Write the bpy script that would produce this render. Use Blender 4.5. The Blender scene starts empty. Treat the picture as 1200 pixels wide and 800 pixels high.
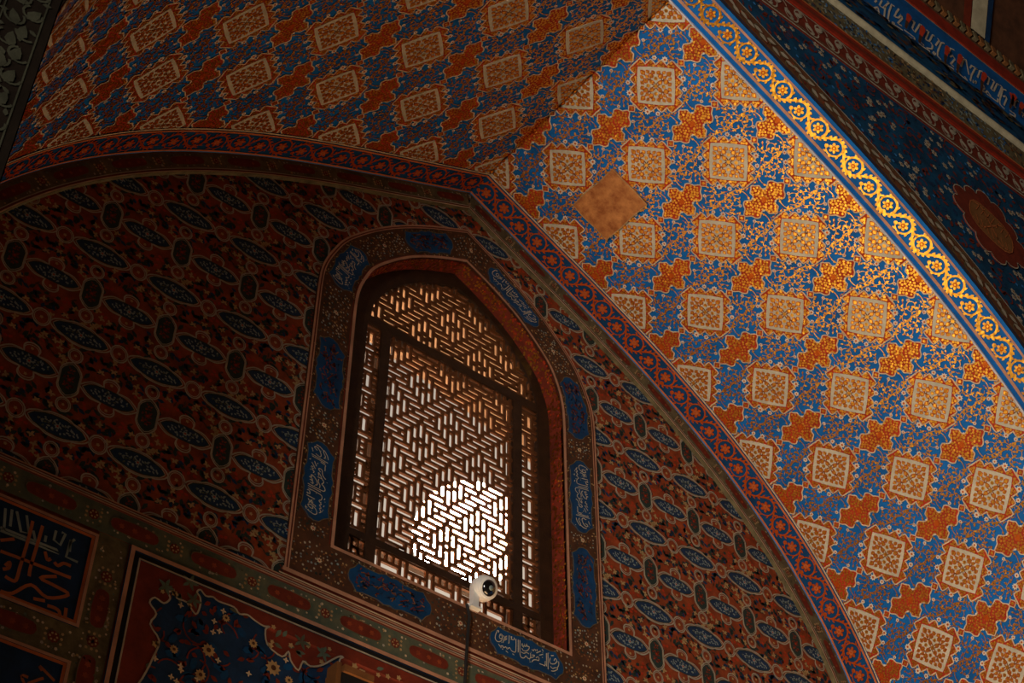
import bpy, math, random
import numpy as np
from mathutils import Matrix, Vector
from mathutils.geometry import tessellate_polygon

scene = bpy.context.scene
ZO = 6.7                     # floor level is z = 0; window geometry is measured around z = 6.7
A, B_ = 0.3108, 0.4024       # spacing of the painted lattice on the vault (across, along)
T0 = 0.263                   # first row of the lattice, measured from the back wall
TV0, TV1, TF = 0.238, 1.89, 2.10   # vault field start / end, front face of the niche

# ------------------------------------------------------------------ camera
cd = bpy.data.cameras.new('camera')
cam = bpy.data.objects.new('camera', cd)
scene.collection.objects.link(cam)
rgt, dwn, fwd = (0.779, -0.627, 0.001), (0.433, 0.538, -0.723), (0.453, 0.564, 0.691)
m = Matrix(((rgt[0], -dwn[0], -fwd[0]), (rgt[1], -dwn[1], -fwd[1]), (rgt[2], -dwn[2], -fwd[2])))
q = m.to_quaternion(); q.normalize()
cam.matrix_world = Matrix.Translation((-3.981, -5.422, -5.098 + ZO)) @ q.to_matrix().to_4x4()
cd.sensor_fit = 'HORIZONTAL'; cd.sensor_width = 36.0; cd.lens = 1868.67 / 1200 * 36
cd.clip_start = 0.05; cd.clip_end = 300
scene.camera = cam

# ------------------------------------------------------------------ world: evening sky seen through the lattice
world = bpy.data.worlds.new('sky'); scene.world = world; world.use_nodes = True
nt = world.node_tree; bg = nt.nodes['Background']
sky = nt.nodes.new('ShaderNodeTexSky'); sky.sky_type = 'NISHITA'
sky.sun_disc = True; sky.sun_size = math.radians(3.9); sky.sun_intensity = 40.0   # low sun, spread by haze
# direction of the sun: behind the lattice, low in the window
sd = Vector(fwd) * 1868.67 + Vector(rgt) * (547 - 600) + Vector(dwn) * (628 - 400); sd.normalize()
sky.sun_elevation = math.asin(sd.z); sky.sun_rotation = math.atan2(sd.x, sd.y)
sky.air_density = 1.0; sky.dust_density = 7.0; sky.ozone_density = 1.0
nt.links.new(sky.outputs[0], bg.inputs[0]); bg.inputs[1].default_value = 0.007

# ------------------------------------------------------------------ lights: daylight of the windows of the chamber
def area(name, loc, target, sx, sy, power, col):
    l = bpy.data.lights.new(name, 'AREA'); l.shape = 'RECTANGLE'; l.size = sx; l.size_y = sy
    l.energy = power; l.color = col
    o = bpy.data.objects.new(name, l); scene.collection.objects.link(o)
    o.location = loc
    o.rotation_euler = (Vector(target) - Vector(loc)).to_track_quat('-Z', 'Y').to_euler()
    return o
area('daylight_side_window', (-8.7, -5.2, 4.6), (2.0, -3.2, 7.2), 5.0, 3.2, 1250, (1.0, 0.93, 0.82))
area('daylight_lower_window', (0.2, -0.06, 3.85), (0.9, -1.6, 8.6), 2.0, 2.0, 100, (1.0, 0.64, 0.33))

vs = scene.view_settings
vs.view_transform = 'Standard'; vs.look = 'None'; vs.exposure = 0.0; vs.gamma = 1.0
vs.use_curve_mapping = False

# ================================================================== materials
MATS = {}
def mat(name, col, rough=0.75, var=0.35, scale=14.0, bump=0.25, metal=0.0, spec=0.25, alt=None):
    m = bpy.data.materials.new(name); m.use_nodes = True
    n = m.node_tree; b = n.nodes['Principled BSDF']
    tc = n.nodes.new('ShaderNodeTexCoord')
    nz = n.nodes.new('ShaderNodeTexNoise'); nz.inputs['Scale'].default_value = scale
    nz.inputs['Detail'].default_value = 6; nz.inputs['Roughness'].default_value = 0.65
    n.links.new(tc.outputs['Object'], nz.inputs['Vector'])
    rp = n.nodes.new('ShaderNodeValToRGB')
    c2 = alt if alt else tuple(c * (1 - var) for c in col)
    c3 = tuple(min(1, c * (1 + var * .5)) for c in col)
    rp.color_ramp.elements[0].position = .3; rp.color_ramp.elements[0].color = (*c2, 1)
    rp.color_ramp.elements[1].position = .7; rp.color_ramp.elements[1].color = (*c3, 1)
    n.links.new(nz.outputs['Fac'], rp.inputs[0]); n.links.new(rp.outputs[0], b.inputs['Base Color'])
    b.inputs['Roughness'].default_value = rough; b.inputs['Metallic'].default_value = metal
    b.inputs['Specular IOR Level'].default_value = spec
    if bump:
        n2 = n.nodes.new('ShaderNodeTexNoise'); n2.inputs['Scale'].default_value = scale * 6
        n2.inputs['Detail'].default_value = 3
        n.links.new(tc.outputs['Object'], n2.inputs['Vector'])
        bp = n.nodes.new('ShaderNodeBump'); bp.inputs['Strength'].default_value = bump; bp.inputs['Distance'].default_value = .004
        n.links.new(n2.outputs['Fac'], bp.inputs['Height']); n.links.new(bp.outputs[0], b.inputs['Normal'])
    MATS[name] = m
    return m
def gilt(name, glaze, gold, rough, fac):
    """red-glazed gilding: a diffuse bole under a rough gold leaf"""
    m = bpy.data.materials.new(name); m.use_nodes = True
    n = m.node_tree; n.nodes.remove(n.nodes['Principled BSDF']); out = n.nodes['Material Output']
    d = n.nodes.new('ShaderNodeBsdfDiffuse'); d.inputs[0].default_value = (*glaze, 1)
    g = n.nodes.new('ShaderNodeBsdfAnisotropic'); g.inputs['Color'].default_value = (*gold, 1); g.inputs['Roughness'].default_value = rough
    tc = n.nodes.new('ShaderNodeTexCoord')
    n2 = n.nodes.new('ShaderNodeTexNoise'); n2.inputs['Scale'].default_value = 45; n2.inputs['Detail'].default_value = 3
    n.links.new(tc.outputs['Object'], n2.inputs['Vector'])
    bp = n.nodes.new('ShaderNodeBump'); bp.inputs['Strength'].default_value = .5; bp.inputs['Distance'].default_value = .006
    n.links.new(n2.outputs['Fac'], bp.inputs['Height'])
    n.links.new(bp.outputs[0], g.inputs['Normal'])
    mx = n.nodes.new('ShaderNodeMixShader'); mx.inputs[0].default_value = fac
    n.links.new(d.outputs[0], mx.inputs[1]); n.links.new(g.outputs[0], mx.inputs[2]); n.links.new(mx.outputs[0], out.inputs[0])
    MATS[name] = m
    return m
def flat(name, col, rough=0.6, metal=0.0, spec=.4):
    return mat(name, col, rough, .12, 9, 0, metal, spec)

mat('vault_blue', (0.001, 0.115, 0.38), .7, .40, 5)
mat('deep_blue', (0.001, 0.045, 0.135), .7, .5, 7)
mat('navy', (0.006, 0.030, 0.085), .7, .5, 9)
mat('line_blue', (0.03, 0.17, 0.42), .7, .3, 8)
mat('red_ochre', (0.40, 0.032, 0.006), .7, .35, 9)
mat('dark_red', (0.16, 0.020, 0.007), .75, .45, 9)
mat('field_red', (0.27, 0.046, 0.011), .75, .6, 11)
mat('brown', (0.085, 0.030, 0.012), .8, .5, 10)
mat('cream', (0.50, 0.44, 0.32), .75, .25, 10)
mat('pale_line', (0.60, 0.44, 0.27), .75, .3, 10)
mat('grey_line', (0.40, 0.33, 0.24), .75, .35, 10)
mat('pink_line', (0.46, 0.22, 0.13), .75, .3, 10)
mat('orange_line', (0.52, 0.13, 0.035), .7, .3, 10)
mat('white_petal', (0.66, 0.56, 0.43), .75, .2, 12)
mat('lavender_line', (0.50, 0.47, 0.52), .75, .2, 12)
mat('olive', (0.14, 0.105, 0.05), .8, .6, 16)
mat('teal', (0.085, 0.12, 0.085), .8, .6, 10, alt=(.06,.045,.02))
mat('dark_green', (0.022, 0.036, 0.030), .8, .4, 10)
mat('band_olive', (0.105, 0.095, 0.050), .8, .6, 14, alt=(.05, .075, .055))
mat('tan_paint', (0.42, 0.26, 0.11), .75, .35, 12)
mat('slate_paint', (0.24, 0.29, 0.27), .75, .35, 12)
mat('stem_brown', (0.20, 0.075, 0.02), .75, .3, 12)
mat('bare_plaster', (0.46, 0.185, 0.055), .9, .5, 16, .9, alt=(0.24, 0.065, 0.014))
mat('spandrel_blue', (0.002, 0.050, 0.115), .75, .6, 6)
mat('shaded_brown', (0.0055, 0.0032, 0.0018), .9, .4, 9, .25, 0, .05)  # near-black copy of the brown: shade of the left pier put into the colour
mat('shaded_leaf', (0.022, 0.021, 0.013), .9, .5, 9, .25, 0, .05)  # leaf paint of the left pier, darkened to stand in for shade
mat('fillet_red', (0.30, 0.022, 0.007), .7, .4, 10)
mat('arch_brown', (0.14, 0.045, 0.016), .8, .5, 10)
mat('cornice_stone', (0.44, 0.37, 0.24), .7, .35, 8, .5)
mat('blackened', (0.010, 0.008, 0.007), .8, .3, 9)
mat('letter_orange', (0.40, 0.11, 0.03), .75, .3, 10)
mat('letter_red', (0.60, 0.045, 0.012), .7, .3, 10)
mat('wood', (0.034, 0.014, 0.006), .55, .5, 16, .5, 0, .35)
mat('lattice_wood', (0.12, 0.040, 0.011), .5, .35, 20, .3, 0, .35)
mat('brick_plaster', (0.72, 0.54, 0.40), .9, .2, 6, .6)
mat('stone_floor', (0.16, 0.11, 0.07), .6, .3, 2)
mat('chamber_plaster', (0.09, 0.045, 0.02), .9, .3, 2)
gilt('gilt', (0.50, 0.060, 0.007), (1.0, 0.66, 0.10), .31, .76)
gilt('gilt_band', (0.55, 0.11, 0.010), (1.0, 0.68, 0.10), .30, .72)
gilt('gilt_leaf', (0.10, 0.018, 0.005), (1.0, 0.50, 0.07), .34, .80)
gilt('gilt_red', (0.36, 0.034, 0.006), (1.0, 0.36, 0.05), .42, .30)
flat('white_plastic', (0.78, 0.77, 0.74), .35)
flat('lens_black', (0.006, 0.006, 0.007), .08, 0, .8)
flat('cable_black', (0.012, 0.010, 0.010), .5)

# ================================================================== 2D shape library (numpy triangles)
TAU = 2 * math.pi
def disc(x, y, rx, ry=None, a=0, n=8):
    ry = rx if ry is None else ry
    t = np.arange(n) * TAU / n; c, s = math.cos(a), math.sin(a)
    u, v = rx * np.cos(t), ry * np.sin(t)
    V = np.stack([x + u * c - v * s, y + u * s + v * c], 1)
    F = np.array([(0, i, i + 1) for i in range(1, n - 1)])
    return V, F
def poly(P):
    P = np.asarray(P, float)
    return P, np.array(tessellate_polygon([[Vector((p[0], p[1], 0)) for p in P]]))
def star(P, c=(0, 0), rings=2):
    """fill of a boundary that is star-shaped about c, in concentric rings"""
    P = np.asarray(P, float); c = np.asarray(c, float); n = len(P)
    V = [c[None]]; F = []
    for r in range(1, rings + 1): V.append(c + (P - c) * (r / rings))
    V = np.concatenate(V)
    for i in range(n): F.append((0, 1 + i, 1 + (i + 1) % n))
    for r in range(1, rings):
        o, p = 1 + (r - 1) * n, 1 + r * n
        for i in range(n):
            j = (i + 1) % n
            F += [(o + i, p + i, p + j), (o + i, p + j, o + j)]
    return V, np.array(F)
def ribbon(P, w, closed=False):
    P = np.asarray(P, float); n = len(P)
    if closed: d = np.roll(P, -1, 0) - np.roll(P, 1, 0)
    else: d = np.gradient(P, axis=0)
    d /= (np.linalg.norm(d, axis=1, keepdims=True) + 1e-12)
    nn = np.stack([-d[:, 1], d[:, 0]], 1); w = np.broadcast_to(np.asarray(w, float), (n,))[:, None] * .5
    V = np.concatenate([P + nn * w, P - nn * w]); F = []
    for i in range(n if closed else n - 1):
        j = (i + 1) % n
        F += [(i, i + n, j + n), (i, j + n, j)]
    return V, np.array(F)
def leaf(x, y, a, l, w):
    c, s = math.cos(a), math.sin(a)
    P = [(0, 0), (.35 * l, w * .5), (.7 * l, w * .35), (l, 0), (.7 * l, -w * .35), (.35 * l, -w * .5)]
    V = np.array([(x + u * c - v * s, y + u * s + v * c) for u, v in P])
    return V, np.array([(0, 1, 5), (1, 2, 5), (2, 4, 5), (2, 3, 4)])
def flower_pts(x, y, r, k=8, a=0, inner=.62):
    t = np.arange(2 * k) * math.pi / k + a
    rr = np.where(np.arange(2 * k) % 2 == 0, r, r * inner)
    return np.stack([x + rr * np.cos(t), y + rr * np.sin(t)], 1)
def rect(x0, y0, x1, y1, nx=1, ny=1):
    gx, gy = np.meshgrid(np.linspace(x0, x1, nx + 1), np.linspace(y0, y1, ny + 1), indexing='ij')
    V = np.stack([gx.ravel(), gy.ravel()], 1); F = []
    for i in range(nx):
        for j in range(ny):
            a = i * (ny + 1) + j; b = a + ny + 1
            F += [(a, b, b + 1), (a, b + 1, a + 1)]
    return V, np.array(F)
def smooth(P, k=6, closed=False):
    """Catmull-Rom"""
    P = np.asarray(P, float); n = len(P); out = []
    for i in range(n if closed else n - 1):
        p0, p1, p2, p3 = (P[(i - 1) % n], P[i], P[(i + 1) % n], P[(i + 2) % n]) if closed else (P[max(i - 1, 0)], P[i], P[i + 1], P[min(i + 2, n - 1)])
        for t in np.arange(k) / k:
            out.append(.5 * (2 * p1 + (p2 - p0) * t + (2 * p0 - 5 * p1 + 4 * p2 - p3) * t * t + (3 * p1 - p0 - 3 * p2 + p3) * t ** 3))
    if not closed: out.append(P[-1])
    return np.array(out)
def arc(x, y, r, a0, a1, n=12):
    t = np.linspace(a0, a1, n); r = np.broadcast_to(np.asarray(r, float), (n,))
    return np.stack([x + r * np.cos(t), y + r * np.sin(t)], 1)
def spiral(x, y, r0, r1, a0, turns, n=22):
    t = np.linspace(0, 1, n)
    return np.stack([x + (r0 + (r1 - r0) * t) * np.cos(a0 + turns * TAU * t), y + (r0 + (r1 - r0) * t) * np.sin(a0 + turns * TAU * t)], 1)

class Lay:
    """layers of flat shapes, each with a material and a height above its ground"""
    def __init__(self): self.it = []
    def add(self, mt, VF, h): self.it.append((mt, np.asarray(VF[0], float), np.asarray(VF[1], int).reshape(-1, 3), h)); return self
    def skirt(self, mt, P, h):
        """side wall of a raised outline"""
        P = np.asarray(P, float); n = len(P)
        V = np.concatenate([P, P]); F = []
        for i in range(n):
            j = (i + 1) % n; F += [(i, i + n, j + n), (i, j + n, j)]
        hh = np.concatenate([np.full(n, h), np.zeros(n)])
        self.it.append((mt, V, np.array(F), hh)); return self
    def put(self, L, M=None, off=(0, 0)):
        for mt, V, F, h in L.it:
            self.it.append((mt, (V if M is None else V @ np.asarray(M).T) + np.asarray(off), F, h))
        return self
    def clip(self, axis, val, keep):
        """keep the side axis*keep >= val*keep"""
        out = []
        for mt, V, F, h in self.it:
            d = (V[:, axis] - val) * keep
            if (d >= -1e-9).all(): out.append((mt, V, F, h)); continue
            if (d < 0).all(): continue
            hs = np.broadcast_to(np.asarray(h, float), (len(V),))
            V2 = [tuple(v) for v in V]; H2 = list(hs); F2 = []
            for f in F:
                P = [int(i) for i in f]; ins = []
                for k in range(3):
                    i, j = P[k], P[(k + 1) % 3]
                    if d[i] >= 0: ins.append(i)
                    if (d[i] >= 0) != (d[j] >= 0):
                        t = d[i] / (d[i] - d[j])
                        V2.append(tuple(np.array(V2[i]) * (1 - t) + np.array(V2[j]) * t)); H2.append(H2[i] * (1 - t) + H2[j] * t)
                        ins.append(len(V2) - 1)
                for k in range(1, len(ins) - 1): F2.append((ins[0], ins[k], ins[k + 1]))
            if F2: out.append((mt, np.array(V2), np.array(F2), np.array(H2)))
        L = Lay(); L.it = out; return L

COL = scene.collection
def link(o, parent=None, **props):
    COL.objects.link(o)
    if parent is not None: o.parent = parent
    for k, v in props.items(): o[k] = v
    return o
def mesh_from(name, parts, mats):
    V = np.concatenate([p[0] for p in parts]); F = []; M = []; o = 0
    for v, f, mi in parts:
        F.append(f + o); M.append(np.full(len(f), mi)); o += len(v)
    F = np.concatenate(F); M = np.concatenate(M)
    me = bpy.data.meshes.new(name)
    me.vertices.add(len(V)); me.vertices.foreach_set('co', V.astype(np.float32).ravel())
    me.loops.add(F.size); me.loops.foreach_set('vertex_index', F.astype(np.int32).ravel())
    me.polygons.add(len(F)); me.polygons.foreach_set('loop_start', np.arange(0, F.size, 3, dtype=np.int32))
    me.polygons.foreach_set('material_index', M.astype(np.int32))
    for mt in mats: me.materials.append(MATS[mt])
    me.update(calc_edges=True); me.validate()
    return me
def emit(name, lays, mapf, parent=None, **props):
    """one mesh object from layers (a Lay or a list of them)"""
    lays = lays if isinstance(lays, list) else [lays]
    mats = []; parts = []
    for L in lays:
        for mt, V, F, h in L.it:
            if len(F) == 0: continue
            if mt not in mats: mats.append(mt)
            parts.append((mapf(V, h), F, mats.index(mt)))
    if not parts: return None
    return link(bpy.data.objects.new(name, mesh_from(name, parts, mats)), parent, **props)
def solid(name, V, Fs, mt, parent=None, **props):
    me = bpy.data.meshes.new(name); me.from_pydata([tuple(v) for v in V], [], Fs); me.materials.append(MATS[mt]); me.update()
    return link(bpy.data.objects.new(name, me), parent, **props)
def boxes(name, bs, mt, parent=None, **props):
    V = []; F = []
    for (x0, y0, z0, x1, y1, z1) in bs:
        o = len(V)
        V += [(x0, y0, z0), (x1, y0, z0), (x1, y1, z0), (x0, y1, z0), (x0, y0, z1), (x1, y0, z1), (x1, y1, z1), (x0, y1, z1)]
        F += [tuple(o + i for i in f) for f in ((0, 3, 2, 1), (4, 5, 6, 7), (0, 1, 5, 4), (1, 2, 6, 5), (2, 3, 7, 6), (3, 0, 4, 7))]
    return solid(name, V, F, mt, parent, **props)
def empty(name, loc=(0, 0, 0), **props):
    return link(bpy.data.objects.new(name, None), None, **props)

# ================================================================== vault profile
_ds = .005
_s = np.arange(0, 13, _ds)
_th = np.radians(np.minimum(26 + 6.24 * np.maximum(_s - .8, 0) ** 1.65, 90))
_x = np.concatenate([[0], np.cumsum(np.cos(_th) * _ds)])[:-1]
_z = 2.6144 - np.concatenate([[0], np.cumsum(np.sin(_th) * _ds)])[:-1]
def prof(s, d=0.0):
    """point of the arch at arc length s from the crown; d moves it outwards (away from the niche)"""
    s = np.asarray(s, float); a = np.abs(s); sg = np.where(s < 0, -1.0, 1.0)
    th = np.interp(a, _s, _th)
    x = np.interp(a, _s, _x) + d * np.sin(th); z = np.interp(a, _s, _z) + d * np.cos(th)
    return np.maximum(x, 0) * sg, z
SIDE = [1.0]
def vault_map(V, h):
    a = np.abs(V[:, 0]); sg = np.where(V[:, 0] < -1e-9, -1.0, np.where(V[:, 0] > 1e-9, 1.0, SIDE[0]))
    x, z = prof(a, -np.asarray(h, float))
    return np.stack([x * sg, -V[:, 1], z + ZO], 1)
def band_map(off):
    def f(V, h):
        a = np.abs(V[:, 0]); sg = np.where(V[:, 0] < -1e-9, -1.0, np.where(V[:, 0] > 1e-9, 1.0, SIDE[0]))
        x, z = prof(a, off - np.asarray(h, float))
        return np.stack([x * sg, -V[:, 1], z + ZO], 1)
    return f
def wall_map(y0):
    def f(V, h): return np.stack([V[:, 0], y0 - np.broadcast_to(np.asarray(h, float), (len(V),)), V[:, 1] + ZO], 1)
    return f
def archband_map(y0):
    """(s, d): along the arch, d outwards, on the plane y0 facing the room"""
    def f(V, h):
        a = np.abs(V[:, 0]); sg = np.where(V[:, 0] < -1e-9, -1.0, np.where(V[:, 0] > 1e-9, 1.0, SIDE[0]))
        x, z = prof(a, V[:, 1])
        x = np.where(a < 1.0, np.maximum(x, 0), x)
        return np.stack([x * sg, y0 - np.broadcast_to(np.asarray(h, float), (len(V),)), z + ZO], 1)
    return f
def emit_split(name, lays, mapf, parent, **props):
    """emit a layer set that may straddle the crown: the two slopes are cut apart at the ridge"""
    lays = lays if isinstance(lays, list) else [lays]
    xs = np.concatenate([it[1][:, 0] for L in lays for it in L.it])
    if xs.min() >= 0: SIDE[0] = 1.0; return emit(name, lays, mapf, parent, **props)
    if xs.max() <= 0: SIDE[0] = -1.0; return emit(name, lays, mapf, parent, **props)
    mats = []; parts = []
    for sgn in (1, -1):
        SIDE[0] = float(sgn)
        for L in lays:
            for mt, V, F, h in L.clip(0, 0.0, sgn).it:
                if mt not in mats: mats.append(mt)
                parts.append((mapf(V, h), F, mats.index(mt)))
    SIDE[0] = 1.0
    return link(bpy.data.objects.new(name, mesh_from(name, parts, mats)), parent, **props)

rnd = random.Random(7)
def rr(a, b): return rnd.uniform(a, b)

SMAX = 5.6
# ================================================================== the setting: vault
def strip_s(s0, s1, t0, t1, ds=.06, nt=1):
    return rect(s0, t0, s1, t1, max(1, int(round((s1 - s0) / ds))), nt)
shell = Lay()
for a, b in ((-11.1, 0.0), (0.0, 11.1)): shell.add('vault_blue', strip_s(a, b, -0.05, TV1, .05, 1), 0)
ceiling = emit_split('ceiling', shell, vault_map, None, kind='structure', category='vault',
               label='pointed barrel vault painted blue with rows of cream and red medallions')

# ---- medallion
HD = .150        # half diagonal of the cream square
def diamond(r, k=6, bulge=0.0):
    P = []
    C = [(r, 0), (0, r), (-r, 0), (0, -r)]
    for i in range(4):
        a, b = np.array(C[i]), np.array(C[(i + 1) % 4])
        for t in np.arange(k) / k:
            p = a + (b - a) * t; nrm = (a + b) / np.linalg.norm(a + b)
            P.append(p + nrm * bulge * math.sin(math.pi * t))
    return np.array(P)
def scallop_outline(r=.183, amp=.031, per=4, k=6):
    P = []
    C = [(r, 0), (0, r), (-r, 0), (0, -r)]
    for i in range(4):
        a, b = np.array(C[i], float), np.array(C[(i + 1) % 4], float); nrm = (a + b) / np.linalg.norm(a + b)
        for j in range(per):
            for t in np.arange(k) / k:
                f = (j + t) / per
                P.append(a + (b - a) * f + nrm * amp * (1 - abs(2 * t - 1) ** 1.35))
    return np.array(P)
rim = Lay(); field = Lay()
SO = scallop_outline()
rim.skirt('red_ochre', SO, .004)
rim.add('red_ochre', star(SO, rings=4), .004)
rim.add('pale_line', ribbon(SO, .0075, True), .0055)
SI = diamond(HD + .006, 6, .006)
for i in range(4):
    a, b = [np.array(((.172, 0), (0, .172), (-.172, 0), (0, -.172))[k % 4]) for k in (i, i + 1)]
    nrm = (a + b) / np.linalg.norm(a + b); tg = (b - a) / np.linalg.norm(b - a)
    for j in range(4):
        p = a + (b - a) * (j + .5) / 4 + nrm * .006
        for q_ in ((0, .014, .0105), (-.0135, -.003, .0090), (.0135, -.003, .0090), (0, -.004, .006)):
            c_ = p + tg * q_[0] + nrm * q_[1]; rim.add('gilt', disc(c_[0], c_[1], q_[2], n=6), .0065)
field.skirt('cream', SI, .0075)
field.add('cream', star(SI, rings=3), .0075)
R45 = np.array([[math.cos(math.pi / 4), -math.sin(math.pi / 4)], [math.sin(math.pi / 4), math.cos(math.pi / 4)]])
orn = Lay()
for sx in (-1, 1):
    for sy in (-1, 1):
        for P in ([(0, 0), (.02, .008), (.035, .03), (.030, .055), (.012, .062)], [(0, 0), (.008, .02), (.03, .035), (.055, .030), (.062, .012)],
                  [(.035, .03), (.055, .05), (.078, .078)], [(.055, .030), (.075, .032), (.082, .012)], [(.030, .055), (.032, .075), (.012, .082)]):
            Q = smooth(np.array(P), 4) * (sx, sy); orn.add('stem_brown', ribbon(Q, .0062), .0088)
        for (x, y, r) in ((.080, .080, .0150), (.030, .062, .0140), (.062, .030, .0140), (.026, .024, .0130), (.084, .016, .0115), (.016, .084, .0115), (.054, .056, .0105), (.086, .050, .0105), (.050, .086, .0105)):
            orn.add('gilt_red', leaf(x * sx - r * sx * .95, y * sy - r * sy * .95, math.atan2(sy, sx), r * 2.7, r * 2.2), .0095)
            orn.add('gilt', leaf(x * sx - r * sx * .7, y * sy - r * sy * .7, math.atan2(sy, sx), r * 1.9, r * 1.6), .0105)
for (x, y) in ((0, 0), (.047, 0), (-.047, 0), (0, .047), (0, -.047)): orn.add('gilt', disc(x, y, .012, n=6), .0105)
field.put(orn, R45)

# ---- four-lobed rosette between the medallions
def star_outline(ts=.118, tt=.182):
    q1 = [(.113, 0), (.098, .017), (.084, .037), (.066, .036), (.047, .046), (.050, .072), (.068, .098), (.053, .122), (.028, .133), (0, .170)]
    P = list(q1)
    P += [(-x, y) for x, y in reversed(q1[:-1])]
    P += [(-x, -y) for x, y in q1[1:]]
    P += [(x, -y) for x, y in reversed(q1[1:-1])]
    return np.array(P)
ros = Lay()
RO = star_outline()
ros.skirt('red_ochre', RO, .004)
ros.add('red_ochre', star(RO, rings=3), .004)
ros.add('pale_line', ribbon(smooth(RO, 2, True), .0075, True), .0055)
_r = random.Random(3)
def inside(P, x, y):
    c = False; n = len(P)
    for i in range(n):
        x1, y1 = P[i]; x2, y2 = P[(i + 1) % n]
        if (y1 > y) != (y2 > y) and x < (x2 - x1) * (y - y1) / (y2 - y1) + x1: c = not c
    return c
pts = []
for _ in range(4000):
    x, y = _r.uniform(-.11, .11), _r.uniform(-.17, .17)
    if inside(RO * .90, x, y) and all((x - a) ** 2 + (y - b) ** 2 > .0150 ** 2 for a, b in pts): pts.append((x, y))
for x, y in pts: ros.add('gilt', disc(x, y, _r.uniform(.0066, .0098), n=6, a=_r.random()), .0065)
ros.add('gilt_red', star(flower_pts(0, 0, .024, 6), rings=1), .0075)
for x, y in ((.050, .049), (-.050, .049), (.050, -.049), (-.050, -.049)):
    ros.add('white_petal', disc(x, y, .0065, n=6), .0075)
knot = Lay()   # small lozenge where a rosette meets a medallion
KP = diamond(.026, 2); knot.add('red_ochre', star(KP, rings=1), .006); knot.add('pale_line', ribbon(KP, .006, True), .0075); knot.add('gilt', disc(0, 0, .010, n=6), .008)

LIM = (TV0, TV1)
def clip_t(L): return L.clip(1, LIM[0], 1).clip(1, LIM[1], -1)
NMAX = 16
for i in range(-NMAX, NMAX + 1):
    for j in range(0, 5):
        o_ = (i * A, T0 + j * B_)
        if (i + j) % 2 == 0:
            L1 = clip_t(Lay().put(rim, None, o_)); L2 = clip_t(Lay().put(field, None, o_))
            o1 = emit_split('medallion', L1, vault_map, ceiling)
            if o1 is not None and L2.it: emit_split('medallion_field', L2, vault_map, o1)
        elif (i, j) != (2, 1):
            L1 = Lay().put(ros, None, o_)
            for sg in (1, -1): L1.put(knot, None, (o_[0], o_[1] + sg * .188))
            emit_split('star_rosette', clip_t(L1), vault_map, ceiling)

# ---- tendrils, leaves and blossoms on the blue ground
gap = Lay()
e1, e2 = np.array((1, -1)) / math.sqrt(2), np.array((1, 1)) / math.sqrt(2)
_r = random.Random(11)
occupied = []
def uv(u, v): return (u * e1[0] + v * e2[0], u * e1[1] + v * e2[1])
for (u, v, r) in ((-.022, -.088, .0215), (.042, -.080, .0175), (.004, .088, .0185), (-.056, .080, .0150), (.108, .022, .0130), (-.112, -.020, .0130)):
    x, y = uv(u, v); occupied.append((u, v, r + .004))
    gap.add('white_petal', star(flower_pts(x, y, r, 8), (x, y), 1), .0055)
    gap.add('gilt_red', disc(x, y, r * .36, n=6), .0065)
stems = [smooth([(-.175, -.02), (-.150, .045), (-.100, .075), (-.050, .058), (-.026, .020), (.0, .0), (.026, -.020), (.050, -.058), (.100, -.075), (.150, -.045), (.175, .02)], 5)]
stems.append(np.array(spiral(-.082, .004, .046, .010, 1.9, -1.35, 26)))
stems.append(np.array(spiral(.082, -.004, .046, .010, 1.9 + math.pi, -1.35, 26)))
stems.append(smooth([(-.035, .030), (.0, .045), (.04, .035), (.065, .062), (.045, .09), (.02, .075)], 5))
stems.append(smooth([(.035, -.030), (.0, -.045), (-.04, -.035), (-.065, -.062), (-.045, -.09), (-.02, -.075)], 5))
stems.append(smooth([(-.105, .062), (-.10, .088), (-.075, .10)], 4)); stems.append(smooth([(.105, -.062), (.10, -.088), (.075, -.10)], 4))
def near_star(u, v):      # keep a plain crescent of blue round the long lobes of the rosettes
    x, y = uv(u, v); x += A / 2; y += B_ / 2
    return any(((x - cx) / .115) ** 2 + ((y - cy) / .185) ** 2 < 1.0 for cx, cy in ((A, 0), (0, B_)))
for k, P in enumerate(stems):
    Q = np.array([uv(u, v) for u, v in P]); gap.add('gilt', ribbon(Q, .0050 if k == 0 else .0040), .003)
    for idx in range(2, len(P) - 1, 3):
        d = P[idx + 1] - P[idx - 1]; a = math.atan2(d[1], d[0])
        for sg in ((1,), (-1,), (1, -1))[_r.randrange(3)]:
            if True:
                al = a + sg * _r.uniform(.8, 1.9); l = _r.uniform(.017, .024)
                cu, cv = P[idx] + np.array((math.cos(al), math.sin(al))) * l * .7
                if any((cu - ou) ** 2 + (cv - ov) ** 2 < (orr + .003) ** 2 for ou, ov, orr in occupied) or near_star(cu, cv): continue
                occupied.append((cu, cv, .007))
                p = uv(*P[idx]); dd = np.array(uv(math.cos(al), math.sin(al)))
                gap.add('gilt', leaf(p[0], p[1], math.atan2(dd[1], dd[0]), l, l * .60), .0045)
    if k == 0:
        for idx in range(4, len(P), 6): gap.add('gilt', disc(Q[idx][0], Q[idx][1], .0075, n=6), .005)
n0 = len(occupied)
for _ in range(2500):
    u, v = _r.uniform(-.17, .17), _r.uniform(-.118, .118)
    if any((u - ou) ** 2 + (v - ov) ** 2 < (orr + .0125) ** 2 for ou, ov, orr in occupied) or near_star(u, v): continue
    if min(np.min(np.hypot(P[:, 0] - u, P[:, 1] - v)) for P in stems) < .012: continue
    if len(occupied) > n0 + 34: break
    occupied.append((u, v, .007)); x, y = uv(u, v); a = _r.uniform(0, TAU)
    gap.add('gilt', leaf(x, y, a, _r.uniform(.014, .021), .0115), .0045); gap.add('gilt_red', ribbon(np.array([(x, y), (x - .016 * math.cos(a + .5), y - .016 * math.sin(a + .5))]), .0035), .004)
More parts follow.
